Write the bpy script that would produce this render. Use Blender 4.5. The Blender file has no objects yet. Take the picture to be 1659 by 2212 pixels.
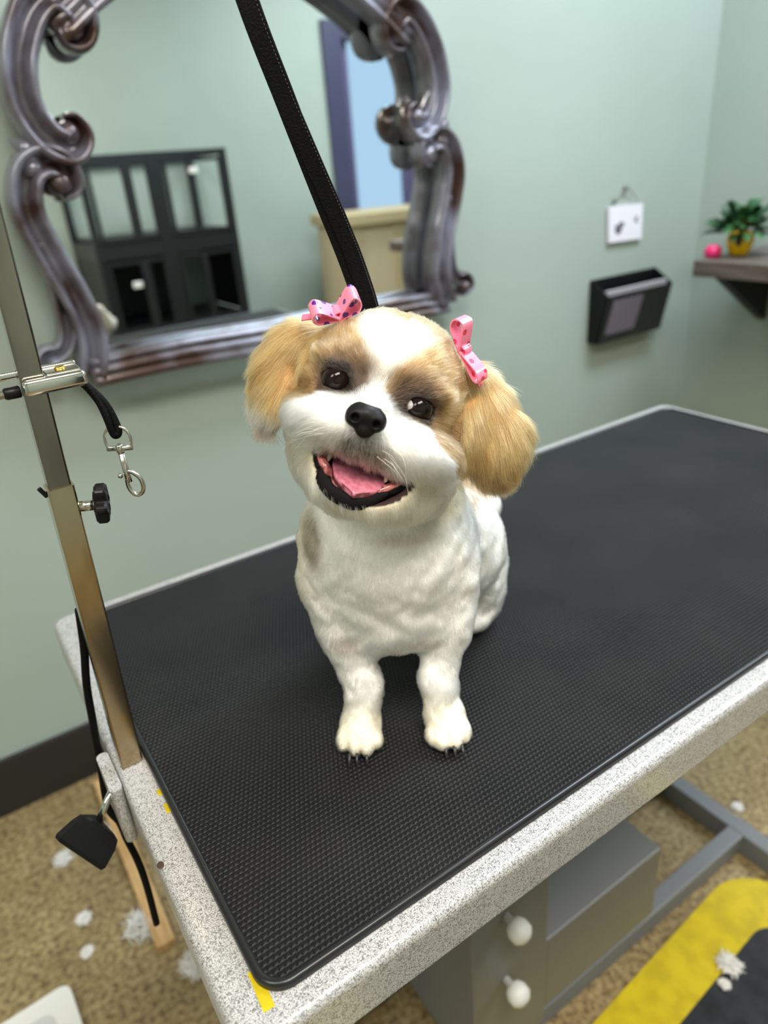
import bpy, bmesh, math, random
import numpy as np
from mathutils import Vector, Matrix, kdtree
random.seed(7); RNG = np.random.default_rng(7)
C = bpy.context.scene.collection
SC = bpy.context.scene
PI = math.pi
T = 0.80                                   # height of the table top above the floor

# ---------------------------------------------------------------- camera, world, lights, exposure
cam = bpy.data.cameras.new('camera'); cam_o = bpy.data.objects.new('camera', cam); C.objects.link(cam_o)
cam.sensor_fit = 'VERTICAL'; cam.sensor_height = 24.0; cam.sensor_width = 18.0
cam.lens = 1528.6 / 2212 * 24
cam_o.matrix_world = Matrix((( 0.82936346,  0.29975891, -0.4714879, -0.03158),
                             (-0.55374801,  0.32880559, -0.76501636, -0.27131),
                             (-0.07429261,  0.8955621,   0.43869024,  T + 0.48761),
                             (0, 0, 0, 1)))
cam.clip_start = 0.02
cam.dof.use_dof = True; cam.dof.focus_distance = 0.545; cam.dof.aperture_fstop = 2.6
SC.camera = cam_o

w = bpy.data.worlds.new('world'); SC.world = w; w.use_nodes = True
w.node_tree.nodes['Background'].inputs[0].default_value = (0.50, 0.72, 0.95, 1)
w.node_tree.nodes['Background'].inputs[1].default_value = 0.55

def area(name, loc, size, power, col, target=None):
    l = bpy.data.lights.new(name, 'AREA'); l.shape = 'RECTANGLE'; l.size = size[0]; l.size_y = size[1]
    l.energy = power; l.color = col
    o = bpy.data.objects.new(name, l); C.objects.link(o); o.location = loc
    if target is not None:
        o.rotation_euler = (Vector(target) - Vector(loc)).to_track_quat('-Z', 'Y').to_euler()
    return o
LAMPS = [((0.10, -0.75), 21.5, (1.0, 0.93, 0.83)), ((1.62, 0.35), 23, (0.70, 0.83, 1.0)), ((-1.35, -0.35), 9, (1.0, 0.95, 0.87)), ((2.95, -1.0), 24, (0.80, 0.90, 1.0))]  # both bluish lamps on the right are added, standing in for daylight
for i, ((x, y), p, c) in enumerate(LAMPS):
    area('ceiling_lamp_light', (x, y, 2.66), (1.1, 0.5), p, c)

SC.view_settings.view_transform = 'Standard'; SC.view_settings.look = 'None'
SC.view_settings.gamma = 1.0; SC.view_settings.use_curve_mapping = False
SC.view_settings.exposure = 0.9
SC.cycles.max_bounces = 10

# ---------------------------------------------------------------- materials
def lin(r, g, b):
    f = lambda c: (c / 255 / 12.92) if c / 255 <= 0.04045 else ((c / 255 + 0.055) / 1.055) ** 2.4
    return (f(r), f(g), f(b), 1)
def mat(name, col, rough=0.5, metal=0.0, **kw):
    m = bpy.data.materials.new(name); m.use_nodes = True
    b = m.node_tree.nodes['Principled BSDF']
    b.inputs['Base Color'].default_value = col if len(col) == 4 else (*col, 1)
    b.inputs['Roughness'].default_value = rough; b.inputs['Metallic'].default_value = metal
    for k, v in kw.items(): b.inputs[k.replace('_', ' ')].default_value = v
    m['b'] = 1
    return m
def nt(m): return m.node_tree, m.node_tree.nodes, m.node_tree.links, m.node_tree.nodes['Principled BSDF']
def noise_mix(m, c1, c2, scale=20, lo=0.4, hi=0.6, detail=4, stretch=(1, 1, 1), rough=None, coord='Object', bump=0.0, kind='noise'):
    t, n, l, b = nt(m)
    tc = n.new('ShaderNodeTexCoord'); mp = n.new('ShaderNodeMapping'); mp.inputs['Scale'].default_value = stretch
    l.new(tc.outputs[coord], mp.inputs[0])
    if kind == 'noise':
        x = n.new('ShaderNodeTexNoise'); x.inputs['Scale'].default_value = scale; x.inputs['Detail'].default_value = detail; o = x.outputs['Fac']
    else:
        x = n.new('ShaderNodeTexVoronoi'); x.feature = 'DISTANCE_TO_EDGE'; x.inputs['Scale'].default_value = scale; o = x.outputs['Distance']
    l.new(mp.outputs[0], x.inputs['Vector'])
    r = n.new('ShaderNodeValToRGB'); r.color_ramp.elements[0].position = lo; r.color_ramp.elements[1].position = hi
    r.color_ramp.elements[0].color = c1 if len(c1) == 4 else (*c1, 1); r.color_ramp.elements[1].color = c2 if len(c2) == 4 else (*c2, 1)
    l.new(o, r.inputs[0]); l.new(r.outputs[0], b.inputs['Base Color'])
    if bump:
        bp = n.new('ShaderNodeBump'); bp.inputs['Strength'].default_value = bump; bp.inputs['Distance'].default_value = 0.001
        l.new(o, bp.inputs['Height']); l.new(bp.outputs[0], b.inputs['Normal'])
    return m
M = {}
M['wall'] = noise_mix(mat('sage_wall_paint', lin(166, 177, 167), 0.5), lin(161, 173, 163), lin(168, 180, 171), 2.2, .3, .7, bump=0.03)
M['wall'].node_tree.nodes['Noise Texture'].inputs['Detail'].default_value = 6
M['ceiling'] = mat('ceiling_tile', lin(225, 225, 220), 0.9)
M['baseboard'] = mat('dark_baseboard_rubber', lin(38, 34, 34), 0.55)
M['blackplastic'] = mat('black_plastic', (0.006, 0.006, 0.0065, 1), 0.38, Specular_IOR_Level=.22)
M['blackmetal'] = mat('black_metal', (0.01, 0.011, 0.012, 1), 0.4, 0.0)
M['darksheet'] = mat('dark_sheet_metal', (0.012, 0.012, 0.013, 1), 0.5)
M['chrome'] = mat('chrome', (0.72, 0.69, 0.64, 1), 0.13, 1.0)
M['nickel'] = mat('nickel', (0.62, 0.58, 0.52, 1), 0.2, 1.0)
M['brass'] = mat('brass', (0.75, 0.48, 0.10, 1), 0.25, 1.0)
M['post'] = noise_mix(mat('brushed_steel', (0.4, 0.36, 0.3, 1), 0.16, 1.0), (0.22, 0.19, 0.155, 1), (0.38, 0.34, 0.285, 1), 9, .35, .65, stretch=(3, 3, .5))
M['postlow'] = noise_mix(mat('tarnished_brass_steel', (0.4, 0.3, 0.15, 1), 0.17, 1.0), (0.36, 0.275, 0.16, 1), (0.62, 0.52, 0.36, 1), 9, .4, .6, stretch=(2, 2, .7))  # two amber tones blended by vertically stretched noise
# hammered powder coat of the table rim: light grey with fine dark veins
def hammer():
    m = mat('hammered_powder_coat', (.6, .6, .6, 1), 0.3, 0.0, Coat_Weight=0.35, Coat_Roughness=0.12)
    t, n, l, b = nt(m)
    tc = n.new('ShaderNodeTexCoord')
    w1 = n.new('ShaderNodeTexNoise'); w1.inputs['Scale'].default_value = 520; w1.inputs['Detail'].default_value = 3.0
    l.new(tc.outputs['Object'], w1.inputs['Vector'])
    sb = n.new('ShaderNodeMath'); sb.operation = 'SUBTRACT'; sb.inputs[1].default_value = 0.5; l.new(w1.outputs['Fac'], sb.inputs[0])
    ab = n.new('ShaderNodeMath'); ab.operation = 'ABSOLUTE'; l.new(sb.outputs[0], ab.inputs[0])
    r = n.new('ShaderNodeValToRGB'); e = r.color_ramp.elements
    e[0].position = 0.008; e[0].color = (.055, .055, .052, 1); e[1].position = 0.05; e[1].color = (.50, .49, .475, 1)
    l.new(ab.outputs[0], r.inputs[0]); l.new(r.outputs[0], b.inputs['Base Color'])
    bp = n.new('ShaderNodeBump'); bp.inputs['Strength'].default_value = .25; bp.inputs['Distance'].default_value = .0006
    l.new(w1.outputs['Fac'], bp.inputs['Height']); l.new(bp.outputs[0], b.inputs['Normal'])
    return m
M['hammer'] = hammer()
# black rubber mat with rows of small raised nubs
def rubber():
    m = mat('ribbed_black_rubber', (.011, .011, .012, 1), 0.40, Specular_IOR_Level=.22)
    t, n, l, b = nt(m); tc = n.new('ShaderNodeTexCoord'); sx = n.new('ShaderNodeSeparateXYZ'); l.new(tc.outputs['Object'], sx.inputs[0])
    def mth(op, a, bb=None):
        q = n.new('ShaderNodeMath'); q.operation = op
        for i, v in enumerate((a, bb)):
            if v is None: continue
            if isinstance(v, (int, float)): q.inputs[i].default_value = v
            else: l.new(v, q.inputs[i])
        return q.outputs[0]
    fx = mth('MULTIPLY', sx.outputs[0], PI / 0.0045); fy = mth('MULTIPLY', sx.outputs[1], PI / 0.0045)
    row = mth('MULTIPLY', mth('MODULO', mth('FLOOR', mth('DIVIDE', fy, PI)), 2.0), PI / 2)
    a = mth('ABSOLUTE', mth('SINE', mth('ADD', fx, row))); c = mth('ABSOLUTE', mth('SINE', fy))
    h = mth('MULTIPLY', mth('POWER', a, 0.7), mth('POWER', c, 0.7))
    bp = n.new('ShaderNodeBump'); bp.inputs['Strength'].default_value = 1.0; bp.inputs['Distance'].default_value = 0.0013
    l.new(h, bp.inputs['Height']); l.new(bp.outputs[0], b.inputs['Normal'])
    nz = n.new('ShaderNodeTexNoise'); nz.inputs['Scale'].default_value = 9; nz.inputs['Detail'].default_value = 5; l.new(tc.outputs['Object'], nz.inputs['Vector'])
    r = n.new('ShaderNodeValToRGB'); r.color_ramp.elements[0].position = .35; r.color_ramp.elements[0].color = (.0085, .0085, .009, 1)
    r.color_ramp.elements[1].position = .75; r.color_ramp.elements[1].color = (.018, .017, .017, 1)
    l.new(nz.outputs['Fac'], r.inputs[0]); l.new(r.outputs[0], b.inputs['Base Color'])
    return m
M['rubber'] = rubber()
M['rubberlip'] = mat('smooth_black_rubber', (.010, .010, .011, 1), 0.3)
M['yellow'] = noise_mix(mat('yellow_vinyl', lin(205, 182, 0), 0.5), lin(188, 165, 0), lin(208, 184, 4), 30)
M['blackmatfloor'] = noise_mix(mat('black_vinyl', lin(20, 20, 25), 0.5), lin(14, 14, 18), lin(34, 34, 40), 30)
def floor_mat():
    m = mat('speckled_tan_floor', lin(170, 150, 112), 0.4)
    t, n, l, b = nt(m); tc = n.new('ShaderNodeTexCoord')
    def ns(s, d):
        x = n.new('ShaderNodeTexNoise'); x.inputs['Scale'].default_value = s; x.inputs['Detail'].default_value = d; l.new(tc.outputs['Object'], x.inputs['Vector']); return x.outputs['Fac']
    r = n.new('ShaderNodeValToRGB'); e = r.color_ramp.elements
    e[0].position = .34; e[0].color = lin(112, 92, 62); e[1].position = .66; e[1].color = lin(176, 156, 114)
    q = e.new(.48); q.color = lin(148, 128, 88)
    l.new(ns(85, 4), r.inputs[0])
    r2 = n.new('ShaderNodeValToRGB'); e = r2.color_ramp.elements; e[0].position = .3; e[0].color = (.72, .70, .66, 1); e[1].position = .7; e[1].color = (1.0, 1, 1, 1)
    l.new(ns(9, 4), r2.inputs[0])
    mx = n.new('ShaderNodeMix'); mx.data_type = 'RGBA'; mx.blend_type = 'MULTIPLY'; mx.inputs[0].default_value = 1
    l.new(r.outputs[0], mx.inputs[6]); l.new(r2.outputs[0], mx.inputs[7]); l.new(mx.outputs[2], b.inputs['Base Color'])
    return m
M['floor'] = floor_mat()
M['frame'] = noise_mix(mat('silver_wash_over_brown_wood', (.3, .3, .35, 1), 0.28, 0.35, Coat_Weight=0.5, Coat_Roughness=.12), (0.060, 0.028, 0.020, 1), (0.25, 0.25, 0.31, 1), 9, .38, .60, 6, bump=.25)
M['mirror'] = mat('mirror_glass', (.86, .90, .88, 1), 0.0, 1.0)
M['grey'] = mat('grey_painted_steel', lin(134, 133, 132), 0.48, 0.35)
M['greybar'] = mat('grey_bar_paint', lin(118, 120, 124), 0.45, 0.0)
M['white'] = mat('white_plastic', (.8, .79, .75, 1), 0.35)
M['paper'] = mat('white_card', lin(236, 232, 240), 0.7)
M['ink'] = mat('black_ink', (.02, .02, .025, 1), 0.7)
M['greypaper'] = mat('grey_paper', lin(185, 180, 185), 0.7)
M['shelfwood'] = noise_mix(mat('grey_brown_wood', lin(100, 90, 82), 0.5), lin(78, 66, 60), lin(118, 108, 102), 6, .35, .65, stretch=(8, 1, 8))
M['wood'] = noise_mix(mat('light_wood', lin(205, 165, 110), 0.55), lin(190, 148, 95), lin(212, 175, 122), 8, stretch=(10, 1, 10))
M['pink'] = mat('pink_satin', lin(250, 110, 140), 0.35, Sheen_Weight=.3)
M['leaf'] = noise_mix(mat('leaf_green', (.03, .12, .03, 1), .4), (.012, .06, .016, 1), (.05, .17, .05, 1), 12)
M['soil'] = mat('potting_soil', (.02, .013, .008, 1), .9)
M['beige'] = mat('beige_panel', lin(205, 188, 155), .6)
M['beige2'] = mat('beige_trim', lin(188, 170, 132), .6)
M['doorframe'] = mat('dark_blue_grey_door_frame', lin(66, 66, 92), .4)
M['nylon'] = noise_mix(mat('black_nylon_webbing', (.005, .005, .006, 1), .55), (.0015, .0015, .0018, 1), (.004, .004, .0045, 1), 700, bump=.6); M['nylon'].node_tree.nodes['Principled BSDF'].inputs['Specular IOR Level'].default_value = .12
M['thread'] = mat('grey_stitching_thread', (.16, .16, .16, 1), .6)
M['glass'] = mat('clear_glass', (.95, .98, 1, 1), .0, 0, Transmission_Weight=1.0, IOR=1.05)
M['lampdiff'] = None
def emis(name, col, s):
    m = bpy.data.materials.new(name); m.use_nodes = True; n = m.node_tree.nodes; b = n['Principled BSDF']
    b.inputs['Base Color'].default_value = (.8, .8, .8, 1); b.inputs['Emission Color'].default_value = (*col, 1); b.inputs['Emission Strength'].default_value = s
    return m
M['lampdiff'] = emis('lit_lamp_diffuser', (1, .97, .93), 3.0)
M['tray'] = mat('white_lamp_tray', (.8, .8, .8, 1), .5)

# ---------------------------------------------------------------- helpers
def obj(name, bm, m, parent=None, smooth=False):
    me = bpy.data.meshes.new(name)
    if isinstance(bm, bmesh.types.BMesh):
        bmesh.ops.recalc_face_normals(bm, faces=bm.faces); bm.to_mesh(me); bm.free()
    else: me = bm
    for mm in (m if isinstance(m, (list, tuple)) else [m]): me.materials.append(mm)
    if smooth: me.polygons.foreach_set('use_smooth', [True] * len(me.polygons))
    o = bpy.data.objects.new(name, me); C.objects.link(o)
    if parent: o.parent = parent
    return o
def tag(o, label=None, cat=None, group=None, kind=None):
    if label: o['label'] = label
    if cat: o['category'] = cat
    if group: o['group'] = group
    if kind: o['kind'] = kind
    return o
def thing(name, label, cat, loc=(0, 0, 0), rz=0, group=None):
    o = bpy.data.objects.new(name, None); C.objects.link(o); o.location = loc; o.rotation_euler = (0, 0, rz); o.empty_display_size = .05
    return tag(o, label, cat, group)
def struct(name, bm, m): return tag(obj(name, bm, m), kind='structure')
def B(): return bmesh.new()
def box(bm, x0, x1, y0, y1, z0, z1, bev=0, seg=2, mtx=None):
    g = bmesh.ops.create_cube(bm, size=1)['verts']
    for v in g: v.co = Vector(((x0 + x1) / 2 + v.co.x * (x1 - x0), (y0 + y1) / 2 + v.co.y * (y1 - y0), (z0 + z1) / 2 + v.co.z * (z1 - z0)))
    if mtx is not None: bmesh.ops.transform(bm, matrix=mtx, verts=g)
    if bev:
        es = list({e for v in g for e in v.link_edges})
        bmesh.ops.bevel(bm, geom=es, offset=bev, segments=seg, profile=.5, affect='EDGES')
    return bm
def prism(bm, pts, z0, z1):
    a = [bm.verts.new((x, y, z0)) for x, y in pts]; b = [bm.verts.new((x, y, z1)) for x, y in pts]
    n = len(pts); bm.faces.new(a[::-1]); bm.faces.new(b)
    for i in range(n): bm.faces.new((a[i], a[(i + 1) % n], b[(i + 1) % n], b[i]))
    return bm
def rrect(x0, x1, y0, y1, r, n=8):
    out = []
    for cx, cy, a0 in ((x1 - r, y1 - r, 0), (x0 + r, y1 - r, 90), (x0 + r, y0 + r, 180), (x1 - r, y0 + r, 270)):
        for i in range(n + 1):
            a = math.radians(a0 + 90 * i / n); out.append((cx + r * math.cos(a), cy + r * math.sin(a)))
    return out
def catmull(P, n=8, closed=False):
    P = [np.array(p, float) for p in P]; out = []
    N = len(P)
    for i in range(N if closed else N - 1):
        p0, p1, p2, p3 = (P[(i - 1) % N] if closed or i else 2 * P[0] - P[1]), P[i], P[(i + 1) % N], (P[(i + 2) % N] if closed or i < N - 2 else 2 * P[-1] - P[-2])
        for k in range(n):
            t = k / n; out.append(.5 * (2 * p1 + (p2 - p0) * t + (2 * p0 - 5 * p1 + 4 * p2 - p3) * t * t + (3 * p1 - p0 - 3 * p2 + p3) * t ** 3))
    if not closed: out.append(P[-1])
    return out
def sweep(bm, path, prof, scale=None, up=(0, 1, 0), caps=True, closed=False):
    """prof: list of (s, d): s along side vector, d along up vector; scale: per-point scale (s, d)."""
    path = [np.array(p, float) for p in path]; N = len(path); up = np.array(up, float); rings = []
    for i, p in enumerate(path):
        t = path[(i + 1) % N if closed else min(i + 1, N - 1)] - path[(i - 1) % N if closed else max(i - 1, 0)]
        t /= np.linalg.norm(t) + 1e-12
        s = np.cross(t, up); s /= np.linalg.norm(s) + 1e-12; u = np.cross(s, t)
        sc = scale[i] if scale is not None else (1, 1)
        if not hasattr(sc, '__len__'): sc = (sc, sc)
        rings.append([bm.verts.new(tuple(p + s * a * sc[0] + u * b * sc[1])) for a, b in prof])
    n = len(prof)
    for i in range(N if closed else N - 1):
        for k in range(n):
            bm.faces.new((rings[i][k], rings[i][(k + 1) % n], rings[(i + 1) % N][(k + 1) % n], rings[(i + 1) % N][k]))
    if caps and not closed: bm.faces.new(rings[0][::-1]); bm.faces.new(rings[-1])
    return bm
def circ(r, n=12, r2=None): return [(r * math.cos(2 * PI * i / n), (r2 or r) * math.sin(2 * PI * i / n)) for i in range(n)]
def tube(bm, path, r, n=10, scale=None, up=(0.03, 1, 0.05)): return sweep(bm, path, circ(r, n), scale, up)
def ball(bm, c, r, mtx=None, u=20, v=12):
    g = bmesh.ops.create_uvsphere(bm, u_segments=u, v_segments=v, radius=1)['verts']
    rr = r if hasattr(r, '__len__') else (r, r, r)
    for q in g:
        co = Vector((q.co.x * rr[0], q.co.y * rr[1], q.co.z * rr[2]))
        if mtx is not None: co = mtx @ co
        q.co = co + Vector(c)
    return bm
def lathe(bm, prof, n=24, mtx=None):
    rings = []
    for r, z in prof: rings.append([bm.verts.new((max(r, 1e-5) * math.cos(2 * PI * i / n), max(r, 1e-5) * math.sin(2 * PI * i / n), z)) for i in range(n)])
    for a, b in zip(rings, rings[1:]):
        for i in range(n): bm.faces.new((a[i], a[(i + 1) % n], b[(i + 1) % n], b[i]))
    bm.faces.new(rings[0][::-1]); bm.faces.new(rings[-1])
    if mtx is not None: bmesh.ops.transform(bm, matrix=mtx, verts=[v for r in rings for v in r])
    return bm
def dup(root, loc=None, rz=None, label=None):
    r = root.copy(); C.objects.link(r)
    if loc is not None: r.location = loc
    if rz is not None: r.rotation_euler = (0, 0, rz)
    if label: r['label'] = label
    for ch in list(root.children):
        c = ch.copy(); C.objects.link(c); c.parent = r
        for g in ch.children:
            d = g.copy(); C.objects.link(d); d.parent = c
    return r

# ---------------------------------------------------------------- the room
WY = 1.25; XR = 2.21; XL = -2.4; YB = -2.0; XF = 4.4; ZC = 2.7
struct('floor', box(B(), XL - .1, XF + .1, YB - .1, WY + .1, -.08, 0), M['floor'])
struct('ceiling', box(B(), XL - .1, XF + .1, YB - .1, WY + .1, ZC, ZC + .08), M['ceiling'])
struct('wall_back', box(B(), XL - .1, XF + .1, WY, WY + .1, 0, ZC), M['wall'])
struct('wall_left', box(B(), XL - .1, XL, YB, WY, 0, ZC), M['wall'])
struct('wall_right', box(B(), XR, XR + .12, -.15, WY, 0, ZC), M['wall'])
struct('wall_far_right', box(B(), XF, XF + .1, YB, WY, 0, ZC), M['wall'])
# wall behind the camera, seen in the mirror, with a glazed door
DX0, DX1, DZ = 2.78, 3.46, 2.08
bm = B(); box(bm, XL - .1, DX0, YB - .1, YB, 0, ZC); box(bm, DX1, XF + .1, YB - .1, YB, 0, ZC); box(bm, DX0, DX1, YB - .1, YB, DZ, ZC)
struct('wall_front', bm, M['wall'])
bm = B(); box(bm, DX0 - .09, DX0 + .05, YB - .12, YB + .03, 0, DZ + .07, .004); box(bm, DX1 - .05, DX1 + .07, YB - .12, YB + .03, 0, DZ + .07, .004); box(bm, DX0 + .05, DX1 - .05, YB - .12, YB + .03, DZ - .03, DZ + .07, .004)
struct('door_1', bm, M['doorframe'])
bm = B(); box(bm, DX0 + .05, DX1 - .05, YB - .08, YB - .07, .12, DZ - .03)
g = obj('glass_pane', bm, M['glass'], bpy.data.objects['door_1'])
bm = B(); box(bm, DX0 + .05, DX0 + .13, YB - .10, YB - .05, 0, DZ - .03); box(bm, DX1 - .13, DX1 - .05, YB - .10, YB - .05, 0, DZ - .03)
obj('door_stile', bm, mat('purple_grey_stile', lin(98, 92, 124), .4), bpy.data.objects['door_1'])
bm = B(); box(bm, XL, XR, WY - .012, WY, 0, .15, .003)
struct('baseboard_back', bm, M['baseboard'])
bm = B(); box(bm, XR - .012, XR, -.15, WY - .012, 0, .15, .003)
struct('baseboard_right', bm, M['baseboard'])

# ceiling lamps; the two cool ones are added to supply the daylight
lamp = thing('ceiling_lamp', 'flush rectangular ceiling lamp above the grooming table', 'lamp', (LAMPS[0][0][0], LAMPS[0][0][1], ZC), group='ceiling lamps')
bm = B()
for a in ((-.6, .6, -.3, -.27), (-.6, .6, .27, .3), (-.6, -.57, -.27, .27), (.57, .6, -.27, .27)): box(bm, *a, -.05, 0)
obj('lamp_tray', bm, M['tray'], lamp)
obj('diffuser', box(B(), -.57, .57, -.27, .27, -.025, -.015), M['lampdiff'], lamp)
for (x, y), s in zip([q[0] for q in LAMPS[1:]], ['flush ceiling lamp nearest the right wall', 'flush ceiling lamp at the left of the room', 'flush ceiling lamp by the glazed door']):
    dup(lamp, (x, y, ZC), label=s)

# ---------------------------------------------------------------- mirror with scrolled frame
YM = 1.20
mir = thing('wall_mirror', 'large mirror with scrolled silver-washed brown frame hanging on the sage wall', 'mirror', (0, 0, 0))
CXM = .657
def mx(P): return [(2 * CXM - x, z) for x, z in P]
LU = [(.318, 1.532), (.326, 1.514), (.345, 1.522), (.345, 1.552), (.312, 1.575), (.274, 1.552), (.246, 1.507), (.233, 1.468), (.229, 1.428), (.239, 1.392), (.258, 1.366), (.283, 1.355), (.302, 1.370), (.300, 1.390), (.284, 1.394)]
LL = [(.252, 1.284), (.270, 1.296), (.266, 1.322), (.240, 1.336), (.210, 1.324), (.194, 1.292), (.191, 1.252), (.200, 1.213), (.212, 1.171), (.226, 1.129), (.238, 1.076), (.240, 1.023), (.224, .966)]
LF = [(.193, 1.210), (.200, 1.165), (.206, 1.118), (.205, 1.070), (.196, 1.035), (.178, 1.018), (.156, 1.018), (.146, 1.000), (.160, .985), (.178, .990)]
# carved profile: outer bead, hollow, inner bead (side, depth towards the room)
PR = [(-1, 0), (-1, .55), (-.9, .86), (-.72, .98), (-.5, .84), (-.28, .50), (0, .40), (.22, .50), (.42, .80), (.6, .92), (.8, .82), (.95, .5), (1, 0)]
PRF = [(a, b) for a, b in PR]
def scroll(bm, P, w0, dep, ends=(1, 1), fl=False):
    pts = catmull([(x, YM + .0, z) for x, z in P], 7); N = len(pts); sc = []
    for i in range(N):
        t = i / (N - 1); k = min(1, .45 + 2.6 * min(t if ends[0] else 1, (1 - t) if ends[1] else 1))
        sc.append((w0 * k, dep * (.6 + .4 * k)))
    pr = [(a, -b) for a, b in PRF]
    sweep(bm, pts, pr, sc, up=(0, 1, 0))
def both(name, P, w, d, ends=(1, 1)):
    for Q in (P, mx(P)):
        bm = B(); scroll(bm, Q, w, d, ends); obj(name, bm, M['frame'], mir, True)
both('upper_scroll', LU, .031, .058)
both('lower_scroll', LL, .030, .056, (1, 0))
both('foot_scroll', LF, .017, .040)
for P in ([(.332, 1.530), (.288, 1.378), (.255, 1.302), (.165, 1.000)],):
    for s in (0, 1):
        for (x, z), r in zip(mx(P) if s else P, (.026, .024, .026, .018)):
            obj('scroll_boss', ball(B(), (x, YM - .024, z), (r * .8, .022, r * .8)), M['frame'], mir, True)
# leaves at the waist
for s in (1, -1):
    bm = B()
    for dz, ln in ((.018, .040), (.0, .046), (-.020, .038)):
        x0 = .235; pts = [(x0, YM - .01, 1.342 + dz * .3), (x0 - ln * .5, YM - .03, 1.342 + dz * .8), (x0 - ln, YM - .012, 1.345 + dz * 1.5)]
        if s < 0: pts = [(2 * CXM - x, y, z) for x, y, z in pts]
        sweep(bm, catmull(pts, 5), circ(.013, 8, .010), [.8, 1.0, 1.15, 1.2, 1.2, 1.15, 1.1, 1.0, .85, .65, .35], up=(0, 1, 0))
    obj('carved_leaf', bm, M['frame'], mir, True)
# bottom rail, stepped moulding, bowed slightly, and crest
bm = B(); pts = catmull([(.224, YM, .972), (.40, YM, .974), (.657, YM, .968), (.914, YM, .974), (1.09, YM, .972)], 6)
PB = [(-1, 0), (-1, .9), (-.7, 1.0), (-.45, .8), (-.2, .78), (0, .95), (.25, .6), (.5, .58), (.7, .75), (1, .4), (1, 0)]
sweep(bm, pts, [(a, -b) for a, b in PB], [(.026, .052)] * len(pts), up=(0, 1, 0)); obj('bottom_rail', bm, M['frame'], mir, True)
bm = B(); pts = catmull([(.30, YM, 1.53), (.40, YM, 1.60), (.52, YM, 1.66), (.657, YM, 1.70), (.794, YM, 1.66), (.914, YM, 1.60), (1.014, YM, 1.53)], 6)
sweep(bm, pts, [(a, -b) for a, b in PB], [(.03, .055)] * len(pts), up=(0, 1, 0)); obj('top_rail', bm, M['frame'], mir, True)
gl = [(.235, 1.52), (.25, 1.56), (.40, 1.62), (.52, 1.67), (.657, 1.70)]
gl2 = [(.232, .97), (.236, 1.08), (.206, 1.2), (.2, 1.28), (.235, 1.34), (.235, 1.42)]
half = gl2 + gl
poly = half + mx(half)[::-1][1:]
bm = B(); vs = [bm.verts.new((x, 1.222, z)) for x, z in poly]; f = bm.faces.new(vs)
r = bmesh.ops.extrude_face_region(bm, geom=[f])
for v in [e for e in r['geom'] if isinstance(e, bmesh.types.BMVert)]: v.co.y = 1.245
obj('mirror_glass', bm, M['mirror'], mir)

# ---------------------------------------------------------------- kennels seen in the mirror, against the opposite wall
def kennel(z0, label, lx, lz, solid):
    t = thing('dog_kennel', label, 'kennel', (0, 0, z0), group='stacked black kennels')
    X0, X1, Y0, Y1, H = .875, 1.685, -1.985, -1.42, .474
    bm = B()
    for x in (X0, X1 - .035):
        for y in (Y0, Y1 - .03): box(bm, x, x + .035, y, y + .03, 0, H)
    for z, hh in ((0, .05), (H - .03, .03)):
        for y in (Y0, Y1 - .03): box(bm, X0 + .035, X1 - .035, y, y + .03, z, z + hh)
        for x in (X0, X1 - .03): box(bm, x, x + .03, Y0 + .03, Y1 - .03, z, z + hh)
    box(bm, 1.238, 1.31, Y1 - .03, Y1, .05, H - .03)
    obj('frame', bm, M['blackmetal'], t)
    obj('floor_tray', box(B(), X0 + .03, X1 - .03, Y0 + .03, Y1 - .03, .05, .07), M['darksheet'], t)
    for a, b, xs in ((X0 + .04, 1.235, 1.09), (1.313, X1 - .04, 1.44)):
        bm = B()
        for x, ww in ((a, .018), (b - .018, .018), (xs, .05 if a < 1 else .035)): box(bm, x, x + ww, Y1 - .005, Y1 + .012, .06, H - .04)
        for z in (.06, H - .06): box(bm, a, b, Y1 - .004, Y1 + .011, z, z + .018)
        d = obj('door', bm, M['blackmetal'], t)
        if a < lx < b: obj('latch', box(B(), lx - .025, lx + .025, Y1 + .012, Y1 + .03, lz - z0 - .016, lz - z0 + .016, .004), M['white'], d)
    if solid:
        for x in (X0 + .004, X1 - .012): obj('side_panel', box(B(), x, x + .006, Y0 + .03, Y1 - .03, .07, H - .03), M['darksheet'], t)
        obj('back_panel', box(B(), X0 + .03, 1.44, Y0 + .002, Y0 + .008, .07, H - .03), M['darksheet'], t)
    return t
kennel(0.02, 'lowest black kennel of the stack against the wall behind the camera', 1.05, .35, True)
kennel(.494, 'middle black kennel, dark inside with a white latch, seen low in the mirror', 1.05, .802, True)
kennel(.968, 'topmost black kennel with green wall showing through, seen in the mirror', 1.475, 1.341, False)
tag(obj('kennel_plinth', box(B(), .87, 1.69, -1.99, -1.415, 0, .0195), M['darksheet']), 'flat black plinth carrying the stack of kennels', 'plinth')

# beige counter in front of the glazed door (seen in the mirror)
t = thing('beige_counter', 'pale beige reception counter reflected at the right of the mirror', 'counter', (2.74, -1.55, 0), math.radians(6))
obj('counter_body', box(B(), -.36, .40, -.2, .2, 0, .96, .004), M['beige'], t)
obj('counter_top', box(B(), -.39, .43, -.24, .24, .96, 1.03, .006), M['beige2'], t)
for x in (-.30, .0, .24): obj('pilaster', box(B(), x, x + .06, +.2, .215, .02, .96, .003), M['beige2'], t)

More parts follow.
